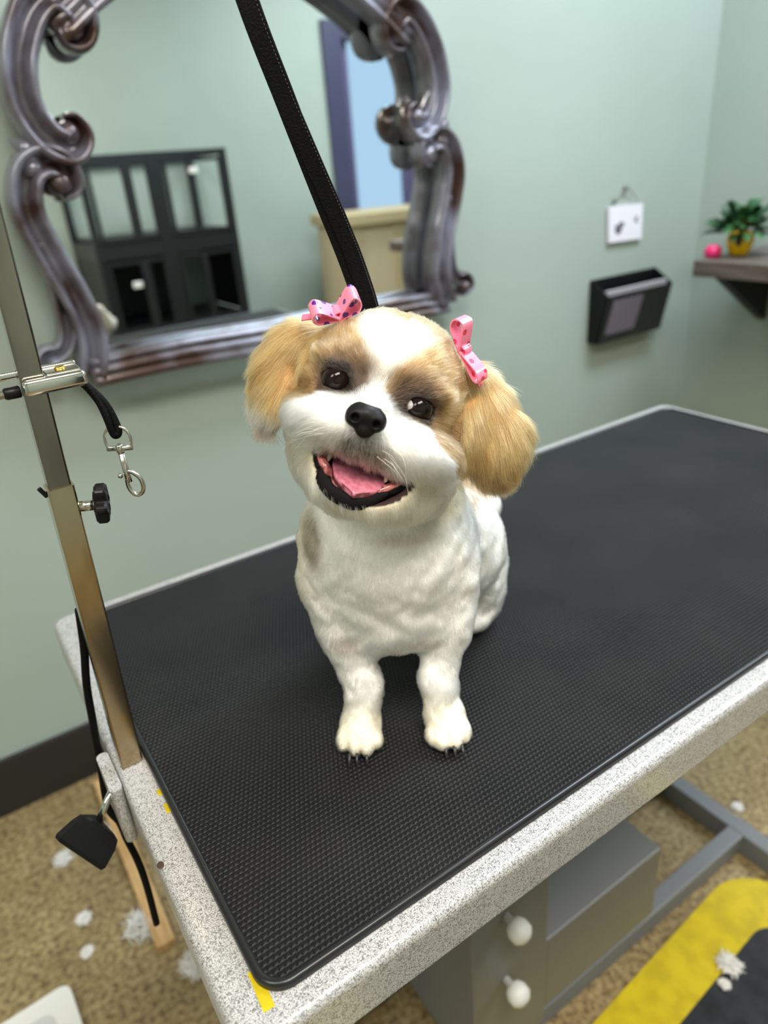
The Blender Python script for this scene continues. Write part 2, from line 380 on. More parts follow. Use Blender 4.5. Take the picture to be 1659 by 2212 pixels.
# ---------------------------------------------------------------- things on the back wall
def wy(y): return WY - y
t = thing('wall_sign', 'small white card sign with a dark drawing hanging from a wire on a hook', 'sign', (0, 0, 0))
bm = B(); vs = [(1.755, 1.130), (1.906, 1.127), (1.912, 1.026), (1.764, 1.030)]
a = [bm.verts.new((x, WY - .012, z)) for x, z in vs]; b_ = [bm.verts.new((x, WY - .004, z)) for x, z in vs]
bm.faces.new(a); bm.faces.new(b_[::-1])
for i in range(4): bm.faces.new((a[i], b_[i], b_[(i + 1) % 4], a[(i + 1) % 4]))
obj('card', bm, M['paper'], t)
bm = B(); tube(bm, catmull([(1.772, WY - .008, 1.130), (1.79, WY - .01, 1.152), (1.829, WY - .012, 1.172), (1.868, WY - .01, 1.15), (1.89, WY - .008, 1.128)], 6), .0016, 6); obj('hanging_wire', bm, M['grey'], t)
obj('hook', ball(B(), (1.829, WY - .008, 1.176), .008), M['grey'], t, True); obj('wire_bead', ball(B(), (1.780, WY - .010, 1.146), .007), M['grey'], t, True)
ink = mat('purple_black_print', (.12, .10, .14, 1), .7)
for nm, L_ in (('dark_drawing', ((0, 0, .015), (.014, .014, .010), (-.012, .010, .006), (.004, .013, .009))), ('small_print', ((.075, .022, .006), (.080, .016, .005), (.080, .028, .005)))):
    bm = B()
    for dx, dz, r in L_: ball(bm, (1.802 + dx, WY - .0122, 1.062 + dz), (r, .0012, r * .8))
    obj(nm, bm, ink, t, True)

# wall file holder
t = thing('wall_file_holder', 'black wall-mounted file pocket holding grey paper beside the shelf', 'file holder', (0, 0, 0))
def quadbox(bm, P, th):          # P four corner points, thickened along y
    a = [bm.verts.new(p) for p in P]; b = [bm.verts.new((p[0], p[1] + th, p[2])) for p in P]
    bm.faces.new(a); bm.faces.new(b[::-1])
    for i in range(4): bm.faces.new((a[i], b[i], b[(i + 1) % 4], a[(i + 1) % 4]))
    return bm
X0, X1 = 1.700, 2.000; ZB, ZT, ZF = .745, .930, .888; YF, YFB = 1.175, 1.205
obj('back_plate', box(B(), X0, X1, WY - .006, WY - .001, ZB, ZT, .002), M['blackplastic'], t)
for x in (X0, X1 - .005):
    bm = B()
    a = [bm.verts.new((x, y, z)) for y, z in ((WY - .006, ZB), (WY - .006, ZT), (YF, ZF), (YFB, ZB))]; b_ = [bm.verts.new((x + .005, y, z)) for y, z in ((WY - .006, ZB), (WY - .006, ZT), (YF, ZF), (YFB, ZB))]
    bm.faces.new(a); bm.faces.new(b_[::-1])
    for i in range(4): bm.faces.new((a[i], b_[i], b_[(i + 1) % 4], a[(i + 1) % 4]))
    obj('side_plate', bm, M['blackplastic'], t)
obj('front_plate', quadbox(B(), [(X0, YFB, ZB), (X1, YFB, ZB), (X1, YF, ZF), (X0, YF, ZF)], .004), mat('glossy_black_plastic', (.02, .02, .022, 1), .12), t)
obj('bottom_plate', box(B(), X0, X1, YFB, WY - .006, ZB - .004, ZB, .001), M['blackplastic'], t)
tag(obj('paper_sheet', quadbox(B(), [(X0 + .012, YFB + .007, ZB + .004), (X1 - .012, YFB + .007, ZB + .004), (X1 - .012, YF + .012, ZF + .012), (X0 + .012, YF + .012, ZF + .012)], .012), M['greypaper']), 'stack of grey paper standing in the black wall pocket', 'paper')
tag(obj('printed_picture', quadbox(B(), [(X0 + .025, YFB - .0020, ZB + .012), (X0 + .16, YFB - .0020, ZB + .012), (X0 + .16, YF - .0025, ZF - .014), (X0 + .025, YF - .0025, ZF - .014)], .001), mat('grey_mauve_print', lin(120, 112, 126), .3)), 'grey printed picture stuck to the front of the black wall pocket', 'picture')

# shelf on the right wall with plant
t = thing('wall_shelf', 'thick grey-brown wooden shelf fixed to the right wall', 'shelf', (0, 0, 0))
obj('shelf_board', box(B(), 1.86, XR - .001, -.12, 1.015, .937, .981, .003), M['shelfwood'], t)
for y in (.975, .1):  # dark bracket wedges, also standing in for the shadow under the shelf
    bm = B(); a = [bm.verts.new((x, y, z)) for x, z in ((1.93, .936), (XR - .002, .936), (XR - .002, .76))]; b_ = [bm.verts.new((x, y + .03, z)) for x, z in ((1.93, .936), (XR - .002, .936), (XR - .002, .76))]
    bm.faces.new(a); bm.faces.new(b_[::-1])
    for i in range(3): bm.faces.new((a[i], b_[i], b_[(i + 1) % 3], a[(i + 1) % 3]))
    obj('bracket', bm, M['darksheet'], t)
t = thing('potted_plant', 'leafy green plant in a yellow pot with a dark motif on the shelf', 'plant', (1.995, .965, .981))
obj('pot', lathe(B(), [(.018, 0), (.026, .006), (.036, .03), (.037, .045), (.030, .062), (.027, .064), (.024, .058)], 28), mat('yellow_glazed_pot', lin(238, 190, 10), .3), t, True)
obj('soil', lathe(B(), [(.001, .055), (.0245, .056)], 20), M['soil'], t)
bm = B(); ball(bm, (-.031, -.014, .040), (.006, .010, .013), u=12, v=8); obj('dark_motif', bm, M['ink'], t, True)
bm = B(); rnd = random.Random(3)
for i in range(95):
    a = rnd.uniform(0, 2 * PI); el = rnd.uniform(.05, 1.2); L = rnd.uniform(.06, .130); c = Vector((math.cos(a) * math.cos(el), math.sin(a) * math.cos(el), math.sin(el)))
    tip = Vector((0, 0, .055)) + c * L; base = Vector((0, 0, .055)) + c * L * .35; side = c.cross(Vector((0, 0, 1))).normalized() * rnd.uniform(.011, .019); drop = Vector((0, 0, -.018))
    pts = [base, base.lerp(tip, .35) + side, base.lerp(tip, .75) + side * .8 + drop * .2, tip + drop, base.lerp(tip, .75) - side * .8 + drop * .2, base.lerp(tip, .35) - side]
    mid = [base.lerp(tip, .35) + drop * .2 * -1, base.lerp(tip, .75) + drop * .1]
    v = [bm.verts.new(p) for p in pts]; m2 = [bm.verts.new(p) for p in mid]
    for q in ((v[0], v[1], m2[0]), (v[0], m2[0], v[5]), (v[1], v[2], m2[1], m2[0]), (m2[0], m2[1], v[4], v[5]), (v[2], v[3], m2[1]), (m2[1], v[3], v[4])): bm.faces.new(q)
obj('foliage', bm, M['leaf'], t, True)
t = tag(obj('pink_jar', lathe(B(), [(.016, 0), (.022, .004), (.024, .016), (.020, .028), (.012, .033), (.001, .034)], 22), mat('magenta_plastic', lin(215, 40, 105), .35), None, True), 'small magenta round jar beside the yellow pot', 'jar'); t.location = (1.925, 1.000, .981)

# ---------------------------------------------------------------- grooming table
LT, WT = 1.2154, .61
tb = thing('grooming_table', 'grooming table with hammered silver rim and grey lift base', 'table', (0, 0, 0))
# rim: rounded slab with soft top edge
bm = B()
def loop(off, z, r): return [bm.verts.new((x, y, z)) for x, y in rrect(off, LT - off, off, WT - off, r, 8)]
rings = [loop(.004, T - .05, .016), loop(0, T - .046, .02), loop(0, T - .0445, .02), loop(0, T - .0085, .02), loop(0, T - .007, .02), loop(.0008, T - .0035, .0192), loop(.0025, T - .0012, .0175), loop(.0055, T, .0145), loop(.0068, T, .0135)]
for a, b_ in zip(rings, rings[1:]):
    n = len(a)
    for i in range(n): bm.faces.new((a[i], a[(i + 1) % n], b_[(i + 1) % n], b_[i]))
bm.faces.new(rings[0][::-1]); bm.faces.new(rings[-1])
obj('rim', bm, M['hammer'], tb, True)
bm = B(); ball(bm, (.0025, .168, T - .0005), (.003, .004, .0008), u=10, v=6)
obj('paint_chip', bm, mat('brown_rust', (.06, .03, .02, 1), .7), tb)
# rubber mat lying on the top
mat_t = thing('rubber_mat', 'black ribbed rubber mat covering the grooming table', 'mat', (0, 0, T))
bm = B()
def loop2(off, z, r): return [bm.verts.new((x, y, z)) for x, y in rrect(.0265 + off, LT - .028 - off, .0195 + off, .583 - off, r, 10)]
rings = [loop2(0, .0003, .022), loop2(0, .004, .022), loop2(.001, .0062, .021), loop2(.003, .007, .019), loop2(.0055, .0064, .017), loop2(.0065, .0045, .016)]
for a, b_ in zip(rings, rings[1:]):
    n = len(a)
    for i in range(n): bm.faces.new((a[i], a[(i + 1) % n], b_[(i + 1) % n], b_[i]))
obj('raised_edge', bm, M['rubberlip'], mat_t, True)
bm = B(); prism(bm, rrect(.0265 + .0063, LT - .0343, .0258, .5767, .016, 10), .0004, .0046); obj('ribbed_surface', bm, M['rubber'], mat_t)
# strips of yellow tape peeping out under the mat
for (x, y, rz, l), s in zip(((.0268, .0165, 0, .030), (.0272, .214, 0, .012), (.0272, .238, 0, .008)), ('longest yellow tape strip sticking out at the front corner of the mat', 'yellow tape scrap peeping out at the left mat edge, nearer the front', 'tiny yellow tape scrap at the left mat edge, nearer the post')):
    bm = B(); box(bm, -.004, .004, -.0, l, 0, .0002); o = tag(obj('yellow_tape', bm, M['yellow']), s, 'tape', 'yellow tape scraps under the mat'); o.location = (x, y, T + .00005); o.rotation_euler = (0, 0, math.radians(-3 if l > .02 else 0))

# lift base
bm = B(); box(bm, .325, .465, .18, .42, .06, T - .05, .003); obj('lift_column', bm, M['grey'], tb)
bm = B(); box(bm, .466, .728, .183, .40, .085, .252, .003); obj('motor_housing', bm, M['grey'], tb)
bm = B(); ball(bm, (.50, .26, .253), (.012, .018, .006)); obj('cable_port', bm, M['ink'], tb, True)
for z in (.387, .250):
    p = lathe(B(), [(.006, 0), (.006, .012), (.013, .014), (.0165, .022), (.016, .032), (.010, .038), (.001, .040)], 20, Matrix.Translation((.383, .1795, z)) @ Matrix.Rotation(PI / 2, 4, 'X'))
    tag(obj('knob', p, M['white'], tb, True), 'white plastic knob')
bm = B()
box(bm, .15, 1.06, .194, .226, .005, .05, .003); obj('base_rail', bm, M['greybar'], tb)
bm = B(); box(bm, .15, 1.02, .38, .412, .005, .05, .003); obj('base_rail', bm, M['greybar'], tb)
for x in (1.022, .14):
    bm = B(); box(bm, x, x + .034, -.10, .70, .0, .052, .003); obj('base_foot', bm, M['greybar'], tb)
bm = B(); tube(bm, catmull([(.80, .30, .75), (.81, .31, .5), (.80, .33, .28), (.78, .36, .06)], 8), .005, 8); obj('power_cable', bm, M['blackplastic'], tb, True)

# ---------------------------------------------------------------- grooming arm
arm = thing('grooming_post', 'square steel grooming post clamped to the left edge of the table', 'post', (0, 0, 0))
def sqtube(bm, p0, p1, wx, wy):
    m0, m1 = Vector(p0), Vector(p1); r = .0016
    pr = rrect(-wx / 2, wx / 2, -wy / 2, wy / 2, r, 3)
    a = [bm.verts.new(m0 + Vector((x, y, 0))) for x, y in pr]; b = [bm.verts.new(m1 + Vector((x, y, 0))) for x, y in pr]
    n = len(pr); bm.faces.new(a[::-1]); bm.faces.new(b)
    for i in range(n): bm.faces.new((a[i], a[(i + 1) % n], b[(i + 1) % n], b[i]))
    return bm
LX = lambda z: .0150 + .034 * (z - T)       # slight lean of the post
P3 = lambda z: (LX(z), .300, z)
obj('outer_tube', sqtube(B(), P3(T + .0005), P3(T + .283), .0200, .0200), M['postlow'], arm)
obj('inner_tube', sqtube(B(), P3(T + .20), P3(T + .98), .0168, .0168), M['post'], arm)
bm = B(); tube(bm, catmull([P3(T + .97), (.052, .30, T + 1.03), (.09, .30, T + 1.055), (.20, .30, T + 1.06), (.62, .30, T + 1.06)], 8), .0085, 12); obj('overhead_bar', bm, M['post'], arm, True)
# clamp under the edge
bm = B(); prism(bm, rrect(-.0115, -.0002, .270, .328, .0055, 8), T - .068, T - .0022); box(bm, -.008, .03, .276, .322, T - .068, T - .0503, .001)
obj('clamp_bracket', bm, M['hammer'], arm, False)
bm = B(); tube(bm, [(-.008, .284, T - .010), (-.020, .281, T - .024), (-.032, .277, T - .040)], .0034, 10); obj('clamp_bolt', bm, M['chrome'], arm, True)
# triangular clamp knob
bm = B(); ax = Vector((-.88, -.20, -.44)).normalized()
q = ax.to_track_quat('Z', 'Y').to_matrix().to_4x4(); kc = Vector((-.0270, .278, T - .034))
pr = []
for i in range(36):
    a = 2 * PI * i / 36; r = .0215 / max(.56, math.cos(((a + .6) % (2 * PI / 3)) - PI / 3)) * .78; pr.append((r * math.cos(a), r * math.sin(a)))
rg = []
for z, s in ((0, .60), (.002, .82), (.009, .95), (.024, 1.06), (.0275, 1.0), (.0285, .86)): rg.append([bm.verts.new(kc + (q @ Vector((x * s, y * s, z)))) for x, y in pr])
for a, b_ in zip(rg, rg[1:]):
    for i in range(36): bm.faces.new((a[i], a[(i + 1) % 36], b_[(i + 1) % 36], b_[i]))
bm.faces.new(rg[0][::-1]); bm.faces.new(rg[-1])
tag(obj('clamp_knob', bm, M['blackplastic'], arm), 'black triangular clamp knob')
# height knob, five-lobed
bm = B(); zk = T + .263; kx = LX(zk) + .010
tube(bm, [(kx, .294, zk), (kx + .012, .290, zk - .001)], .0042, 10); kb = obj('knob_bolt', bm, M['nickel'], arm, True)
bm = B(); kc = Vector((kx + .0105, .2905, zk)); q = Vector((1, -.30, -.10)).to_track_quat('Z', 'Y').to_matrix().to_4x4()
pr = [((.0135 + .0028 * math.cos(6 * 2 * PI * i / 60)) * math.cos(2 * PI * i / 60), (.0135 + .0028 * math.cos(6 * 2 * PI * i / 60)) * math.sin(2 * PI * i / 60)) for i in range(60)]
rg = []
for z, s in ((0, .5), (.001, .86), (.003, 1.0), (.0088, 1.0), (.0108, .9), (.0115, .62), (.0105, .55)): rg.append([bm.verts.new(kc + (q @ Vector((x * s, y * s, z)))) for x, y in pr])
for a, b_ in zip(rg, rg[1:]):
    for i in range(60): bm.faces.new((a[i], a[(i + 1) % 60], b_[(i + 1) % 60], b_[i]))
bm.faces.new(rg[0][::-1]); bm.faces.new(rg[-1])
tag(obj('height_knob', bm, M['blackplastic'], arm), 'black lobed height knob')
bm = B(); kl = LX(T + .28) - .0102; tube(bm, [(kl, .300, T + .276), (kl - .004, .300, T + .284)], .0018, 8); obj('spring_pin', bm, M['blackplastic'], arm)
# second loop clip: chrome bracket around the inner tube with screw
cl = thing('loop_bracket', 'chrome bracket with threaded screw clamped on the steel post', 'bracket', (0, 0, 0)); zc = T + .364; cx = LX(zc)
bm = B(); box(bm, cx - .008, cx + .036, .2826, .2906, zc - .0065, zc + .0055, .0035, 3); obj('bracket_front', bm, M['chrome'], cl, True)
bm = B(); box(bm, cx - .022, cx + .035, .3092, .3150, zc + .0025, zc + .0085, .002, 3); obj('bracket_rear', bm, M['chrome'], cl, True)
bm = B(); box(bm, cx + .0098, cx + .034, .2906, .3092, zc + .003, zc + .0065, .001); obj('bracket_bridge', bm, M['chrome'], cl)
bm = B(); lathe(bm, [(.0042, 0), (.0042, .0012), (.003, .002), (.001, .0022)], 16, Matrix.Translation((cx + .021, .298, zc + .0065))); obj('rivet', bm, M['brass'], cl, True)
bm = B(); pr = []
for i in range(25): pr += [(.0028, i * .0014), (.0035, i * .0014 + .0007)]
lathe(bm, pr, 12, Matrix.Translation((cx - .0200, .298, zc - .004)) @ Matrix.Rotation(-PI / 2, 4, 'Y')); obj('threaded_screw', bm, M['nickel'], cl)
bm = B(); lathe(bm, [(.0035, 0), (.0045, .001), (.0045, .010), (.0035, .0115)], 16, Matrix.Translation((cx - .0090, .298, zc - .004)) @ Matrix.Rotation(-PI / 2, 4, 'Y')); obj('screw_collar', bm, M['blackplastic'], cl, True)
# short strap hanging from the bracket with snap hook
lp = thing('hook_strap', 'short black cord with chrome snap hook hanging from the bracket', 'strap', (0, 0, 0))
hx, hy, hz = .0730, .290, T + .3165
bm = B()
A0 = (cx + .026, .300, zc - .002)
tube(bm, catmull([A0, (.061, .298, T + .357), (.068, .294, T + .343), (.0705, .291, T + .330), (.072, .290, T + .3165), (.0740, .2895, T + .3135), (.0765, .2895, T + .3170), (.0750, .292, T + .330), (.071, .294, T + .342), (.062, .298, T + .3555), (cx + .024, .301, zc)], 6), .0030, 10)
obj('cord_loop', bm, M['nylon'], lp, True)
hk = thing('snap_hook', 'x', 'x', (0, 0, 0)); bpy.data.objects.remove(hk)
Xv = Vector((.829, -.554, -.074)); Dv = Vector((-.01, .0, -1.0)).normalized(); Xv = (Xv - Dv * Xv.dot(Dv)).normalized()
H0 = Vector((hx + .0015, hy, hz))
def hp(s, d, o=0): return tuple(H0 + Xv * s + Dv * d + Xv.cross(Dv) * o)
bm = B(); tube(bm, catmull([hp(-.0085, .0145), hp(-.0100, .010), hp(-.0098, .003), hp(-.006, -.0025), hp(0, -.004), hp(.006, -.0025), hp(.0098, .003), hp(.0100, .010), hp(.0085, .0145)], 5), .0012, 8)
tube(bm, [hp(-.0100, .0140), hp(.0100, .0140)], .0021, 10, up=tuple(Dv)); obj('swivel_ring', bm, M['nickel'], lp, True)
bm = B(); tube(bm, [hp(0, .0105), hp(0, .0115), hp(0, .0165), hp(0, .0185)], .0034, 12, [.6, 1, 1, .7]); tube(bm, [hp(0, .0185), hp(.0006, .036), hp(.001, .043)], .0026, 12)
obj('swivel_shaft', bm, M['nickel'], lp, True)
bm = B(); tube(bm, catmull([hp(.001, .034), hp(-.0005, .041), hp(.000, .049), hp(.004, .0545), hp(.0090, .0530), hp(.0115, .0475), hp(.0105, .0405), hp(.006, .0355), hp(.002, .0335)], 6), .0017, 10, [1.15 - .25 * abs(i / 48 - .5) for i in range(49)])
ball(bm, hp(-.0050, .0375), .0022, u=12, v=8); obj('hook_gate', bm, M['nickel'], lp, True)

# black cord hanging beside the post and below the table edge
cd = tag(obj('hanging_cord', tube(B(), catmull([(.0135, .322, T + .160), (.0082, .324, T + .12), (.0010, .330, T + .077), (-.0035, .333, T + .034), (-.0085, .336, T - .017), (-.0150, .334, T - .073), (-.0098, .328, T - .094), (-.0085, .324, T - .115), (-.0055, .320, T - .147), (-.0050, .318, T - .184), (-.0075, .318, T - .246)], 8), .0036, 10), M['nylon'], None, True), 'thin black cord hanging past the table corner behind the clamp knob', 'cord')

# ---------------------------------------------------------------- noose strap holding the dog
st = thing('grooming_strap', 'black nylon grooming strap running from above down behind the dog\'s head', 'strap', (0, 0, 0))
sp = catmull([(.2950, .262, T + .325), (.2915, .256, T + .372), (.2840, .262, T + .415), (.2690, .270, T + .47), (.2500, .276, T + .535), (.2315, .282, T + .600), (.217, .290, T + .68), (.205, .298, T + .85), (.200, .300, T + 1.048)], 8)
bm = B(); sweep(bm, sp, rrect(-.0082, .0082, -.0011, .0011, .0009, 3), None, up=(.47, .77, .43)); obj('webbing', bm, M['nylon'], st)
bm = B(); sp2 = [p + np.array([.0012, -.0035, .0005]) * (1 if i < 22 else max(0, 1 - (i - 22) / 10)) + np.array([.0022, -.0013, 0]) * min(1, max(0, (34 - i) / 16)) for i, p in enumerate(sp)][4:44]
sweep(bm, sp2, rrect(-.0074, .0074, -.0011, .0011, .0009, 3), None, up=(.47, .77, .43)); obj('webbing', bm, M['nylon'], st)
bm = B()
up_ = np.array((.47, .77, .43)); 
for i in range(1, len(sp2) - 1):
    for k in range(3):
        p = sp2[i] + (sp2[i + 1] - sp2[i]) * k / 3; t_ = sp2[i + 1] - sp2[i - 1]; t_ /= np.linalg.norm(t_); s_ = np.cross(t_, up_); s_ /= np.linalg.norm(s_); u_ = np.cross(s_, t_)
        c0 = p - s_ * .0058 * 1 - u_ * .0013; tube(bm, [tuple(c0 - t_ * .0006), tuple(c0 + t_ * .0006)], .0002, 4)
tag(obj('stitching', bm, M['thread'], st), 'pale stitching along one edge')

# ---------------------------------------------------------------- things on the floor
t = thing('floor_mat', 'black anti-fatigue floor mat with yellow border beside the table base', 'mat', (0, 0, 0))
bm = B(); prism(bm, rrect(.10, 1.02, -.62, .165, .10, 10), 0, .010); obj('yellow_border', bm, M['yellow'], t)
bm = B(); prism(bm, rrect(.19, .94, -.54, .075, .05, 10), .010, .012); obj('black_field', bm, M['blackmatfloor'], t)
t.rotation_euler = (0, 0, math.radians(4)); t.location = (0.0, -.055, 0)
tag(obj('wooden_plank', box(B(), -.005, .030, .70, 1.20, 0, .018, .002), M['wood']), 'narrow light wooden plank lying on the floor left of the table', 'plank')
t = thing('plastic_scale', 'white plastic floor scale with a dark slot at the lower left', 'scale', (-.155, .734, 0), math.radians(3))
bm = B(); prism(bm, rrect(-.34, 0, -.26, 0, .018, 6), .0, .022); o = obj('scale_plate', bm, M['white'], t)
bm = B(); prism(bm, rrect(-.15, -.035, -.085, -.035, .02, 6), .022, .0245); obj('raised_panel', bm, mat('light_grey_plastic', (.62, .62, .62, 1), .4), t)
bm = B(); prism(bm, rrect(-.10, -.055, -.068, -.058, .004, 4), .0245, .0255); obj('dark_slot', bm, M['ink'], t)
# tufts of clipped fur on the floor: each a little tangle of white hair
rnd = random.Random(11)
def tuft(loc, r, label, n=110):
    bm = B()
    for i in range(n):
        a = rnd.uniform(0, 2 * PI); rr = r * math.sqrt(rnd.random()) * .8; c = Vector((math.cos(a) * rr, math.sin(a) * rr, rnd.uniform(.001, .5 * r * (1 - rr / r) + .003)))
        d = Vector((rnd.uniform(-1, 1), rnd.uniform(-1, 1), rnd.uniform(-.25, .25))).normalized() * r * .45; k = Vector((rnd.uniform(-1, 1), rnd.uniform(-1, 1), .4)) * r * .12
        pts = [c - d, c + k, c + d]
        for p in pts: p.z = max(p.z, .0006)
        sweep(bm, pts, circ(.0009, 4), [.5, 1.6, .4], up=(.1, .2, 1))
    o = obj('fur_tuft', bm, mat_fur_tuft); o.location = loc
    return tag(o, label, 'fur tuft', 'clipped white fur tufts on the floor')
mat_fur_tuft = mat('clipped_white_fur', (.78, .76, .72, 1), .8)
TF = [((-.020, 1.02, 0), .045, 'white fur tuft on the floor near the baseboard beside the table'), ((-.110, 1.03, 0), .022, 'small white fur tuft left of the clamp knob near the baseboard'),
      ((-.010, .775, 0), .040, 'white fur tuft at the end of the wooden plank'), ((-.105, .86, 0), .016, 'small white fur speck between scale and baseboard'), ((-.115, .785, 0), .013, 'tiny white fur speck just behind the white scale'),
      ((.052, .640, 0), .035, 'white fur tuft below the left table edge'), ((.075, .575, 0), .026, 'white fur tuft nearest the front under the left table edge'), ((.80, .075, .012), .022, 'white fur tuft on the black floor mat'),
      ((.765, .060, .012), .010, 'tiny fur speck on the black floor mat beside the larger tuft'), ((1.12, .26, 0), .012, 'tiny white fur speck on the floor behind the base foot')]
for loc, r, s in TF: tuft(loc, r, s)

# ---------------------------------------------------------------- the dog: one implicit surface, polygonised, then covered with fur
FUR = 1.0            # share of the full strand count
AZ = math.atan2(-.525, .852)
HA = np.array((.914, -.122, -.388)); HB = np.array((.004, -.952, .308)); HC = np.array((.407, .283, .869)); H0_ = np.array((0, 0, .3165))
HM = np.stack([HA, HB, HC])
def hd(a, b, c): return H0_ + HA * a + HB * b + HC * c
H_STEP = .0024; ORG = np.array((-.135, -.115, -.004)); DIM = np.array((122, 172, 180))
F = np.full(DIM, .2, np.float32)
def region(c, rad, org=ORG, h=H_STEP, dim=DIM):
    lo = np.maximum(0, np.floor((c - rad - org) / h).astype(int)); hi = np.minimum(dim, np.ceil((c + rad - org) / h).astype(int) + 1)
    ax = [org[i] + h * np.arange(lo[i], hi[i]) for i in range(3)]
    g = np.stack(np.meshgrid(*ax, indexing='ij'), -1).astype(np.float32)
    return tuple(slice(lo[i], hi[i]) for i in range(3)), g
def f_ell(g, c, r, R=None):
    q = g - c.astype(np.float32)
    if R is not None: q = q @ R.T.astype(np.float32)
    r = np.array(r, np.float32); k = np.linalg.norm(q / r, axis=-1) + 1e-9; k2 = np.linalg.norm(q / (r * r), axis=-1) + 1e-9
    return k * (k - 1) / k2
def f_cap(g, a, b, ra, rb):
    ba = b - a; t = np.clip(((g - a) @ ba) / (ba @ ba), 0, 1)[..., None]
    return np.linalg.norm(g - (a + ba * t), axis=-1) - (ra + (rb - ra) * t[..., 0])
def smin(a, b, k):
    h = np.maximum(k - np.abs(a - b), 0) / k
    return np.minimum(a, b) - h * h * k / 4
def ell(c, r, R=None, k=.015, Fg=None, org=ORG, h=H_STEP):
    Fg = F if Fg is None else Fg; c = np.array(c, float); s, g = region(c, max(r) + k * 1.5 + .004, org, h, np.array(Fg.shape)); Fg[s] = smin(Fg[s], f_ell(g, c, r, R), k)
def cap(a, b, ra, rb, k=.015):
    a = np.array(a, float); b = np.array(b, float); c = (a + b) / 2; s, g = region(c, np.linalg.norm(a - b) / 2 + max(ra, rb) + k * 1.5 + .004); F[s] = smin(F[s], f_cap(g, a, b, ra, rb), k)
def hell(a, b, c, r, k=.010): ell(hd(a, b, c), r, HM, k)
# body
ell((.002, .046, .165), (.075, .064, .086), k=.02)
ell((.003, .030, .118), (.062, .040, .042), k=.02)
cap((.010, .030, .255), (.002, .045, .195), .050, .066, .03)
cap((-.052, .035, .15), (-.045, .022, .098), .026, .019, .02); cap((.056, .035, .145), (.050, .024, .098), .026, .019, .02)
for s, x0, x1, x2, x3 in ((-1, -.044, -.030, -.034, -.037), (1, .052, .039, .041, .044)):
    cap((x0, .022, .100), (x1, .008, .052), .0205, .0155, .014); cap((x1, .008, .052), (x2, -.002, .024), .0155, .0165, .012)
    ell((x3, -.010, .0135), (.0195, .024, .0145), k=.010)
    for i, (dx, dy) in enumerate(((-.0150, -.018), (-.0055, -.0255), (.0055, -.0255), (.0150, -.018))): ell((x3 + dx, dy - .003, .0100), (.0066, .011, .0095), k=.0025)
cap((.008, .070, .190), (.062, .145, .115), .058, .064, .03)
ell((.072, .185, .078), (.060, .058, .074), k=.03)
ell((.103, .175, .062), (.031, .050, .060), k=.008); ell((.088, .165, .022), (.030, .045, .021), k=.012)
ell((.010, .180, .055), (.035, .050, .052), k=.015)
cap((.095, .235, .045), (.120, .262, .100), .016, .020, .02); cap((.120, .262, .100), (.100, .262, .150), .020, .012, .02)
# head
hell(-.006, -.010, .015, (.056, .056, .054), .012)
hell(.007, -.010, .026, (.054, .054, .051), .012)
hell(.007, .000, -.026, (.065, .050, .038), .016)
hell(-.026, .032, -.017, (.034, .034, .0185), .012); hell(.038, .032, -.017, (.035, .034, .0195), .012)
hell(-.002, .050, -.017, (.020, .022, .0165), .012)
hell(-.004, .044, .003, (.012, .018, .014), .014)
hell(-.030, .029, .027, (.021, .014, .009), .008); hell(.029, .029, .028, (.021, .014, .009), .008)
hell(.008, .028, -.056, (.036, .030, .020), .012); hell(.014, .006, -.043, (.059, .043, .032), .014)
# ears
hell(-.064, -.016, .030, (.022, .014, .018), .008); hell(-.079, -.012, .004, (.017, .013, .034), .008); hell(-.072, -.008, -.018, (.012, .011, .020), .008)
hell(.064, -.016, .046, (.018, .013, .015), .008); hell(.080, -.014, .030, (.021, .014, .023), .006); hell(.095, -.012, .016, (.026, .015, .024), .006); hell(.070, -.006, .006, (.014, .013, .028), .006); hell(.100, -.011, .000, (.022, .014, .021), .008)
# carve mouth and eye sockets
EYES = [(-.0315, .0345, .0120), (.0300, .0345, .0125)]
s, g = region(hd(.007, .055, -.045), .055)
q = (g - H0_.astype(np.float32)) @ HM.T.astype(np.float32)
cv = f_ell(q, np.array((.007, .058, -.0355)), (.0375, .037, .0285)); cv = np.maximum(cv, q[..., 2] + .0350)
F[s] = np.maximum(F[s], -cv)
for e in EYES:
    s, g = region(hd(*e), .02); d = np.linalg.norm(g - hd(*e), axis=-1) - .0102
    q = (g - H0_.astype(np.float32)) @ HM.T.astype(np.float32); d2 = f_ell(q, np.array((e[0], e[1] + .010, e[2])), (.0108, .012, .0085))
    F[s] = -smin(-F[s], np.minimum(d, d2) * 1.0, .003) if False else np.maximum(F[s], -np.minimum(d, d2))
for e in EYES:
    hell(e[0], e[1] + .0030, e[2] + .0101, (.0125, .0070, .0040), .003); hell(e[0], e[1] + .0030, e[2] - .0092, (.0110, .0060, .0030), .003)
# fur-clump relief on the body only
gx = [ORG[i] + H_STEP * np.arange(DIM[i]) for i in range(3)]
G0, G1, G2 = np.meshgrid(*gx, indexing='ij')
def wob(x, y, z, f, a, ph=0): return a * np.sin(f * x + 1.3 * np.sin(f * .7 * z + ph) + ph) * np.sin(f * y + ph * 2) * np.sin(f * .8 * z + 1.1 * np.sin(f * .6 * x) + ph)
bodyw = np.clip((.235 - G2) / .02, 0, 1)
F += (bodyw * (wob(G0, G1, G2, 130, .0018) + wob(G0, G1, G2, 260, .0010, 1.7))).astype(np.float32)
F = np.maximum(F, -(G2 - .0003).astype(np.float32))

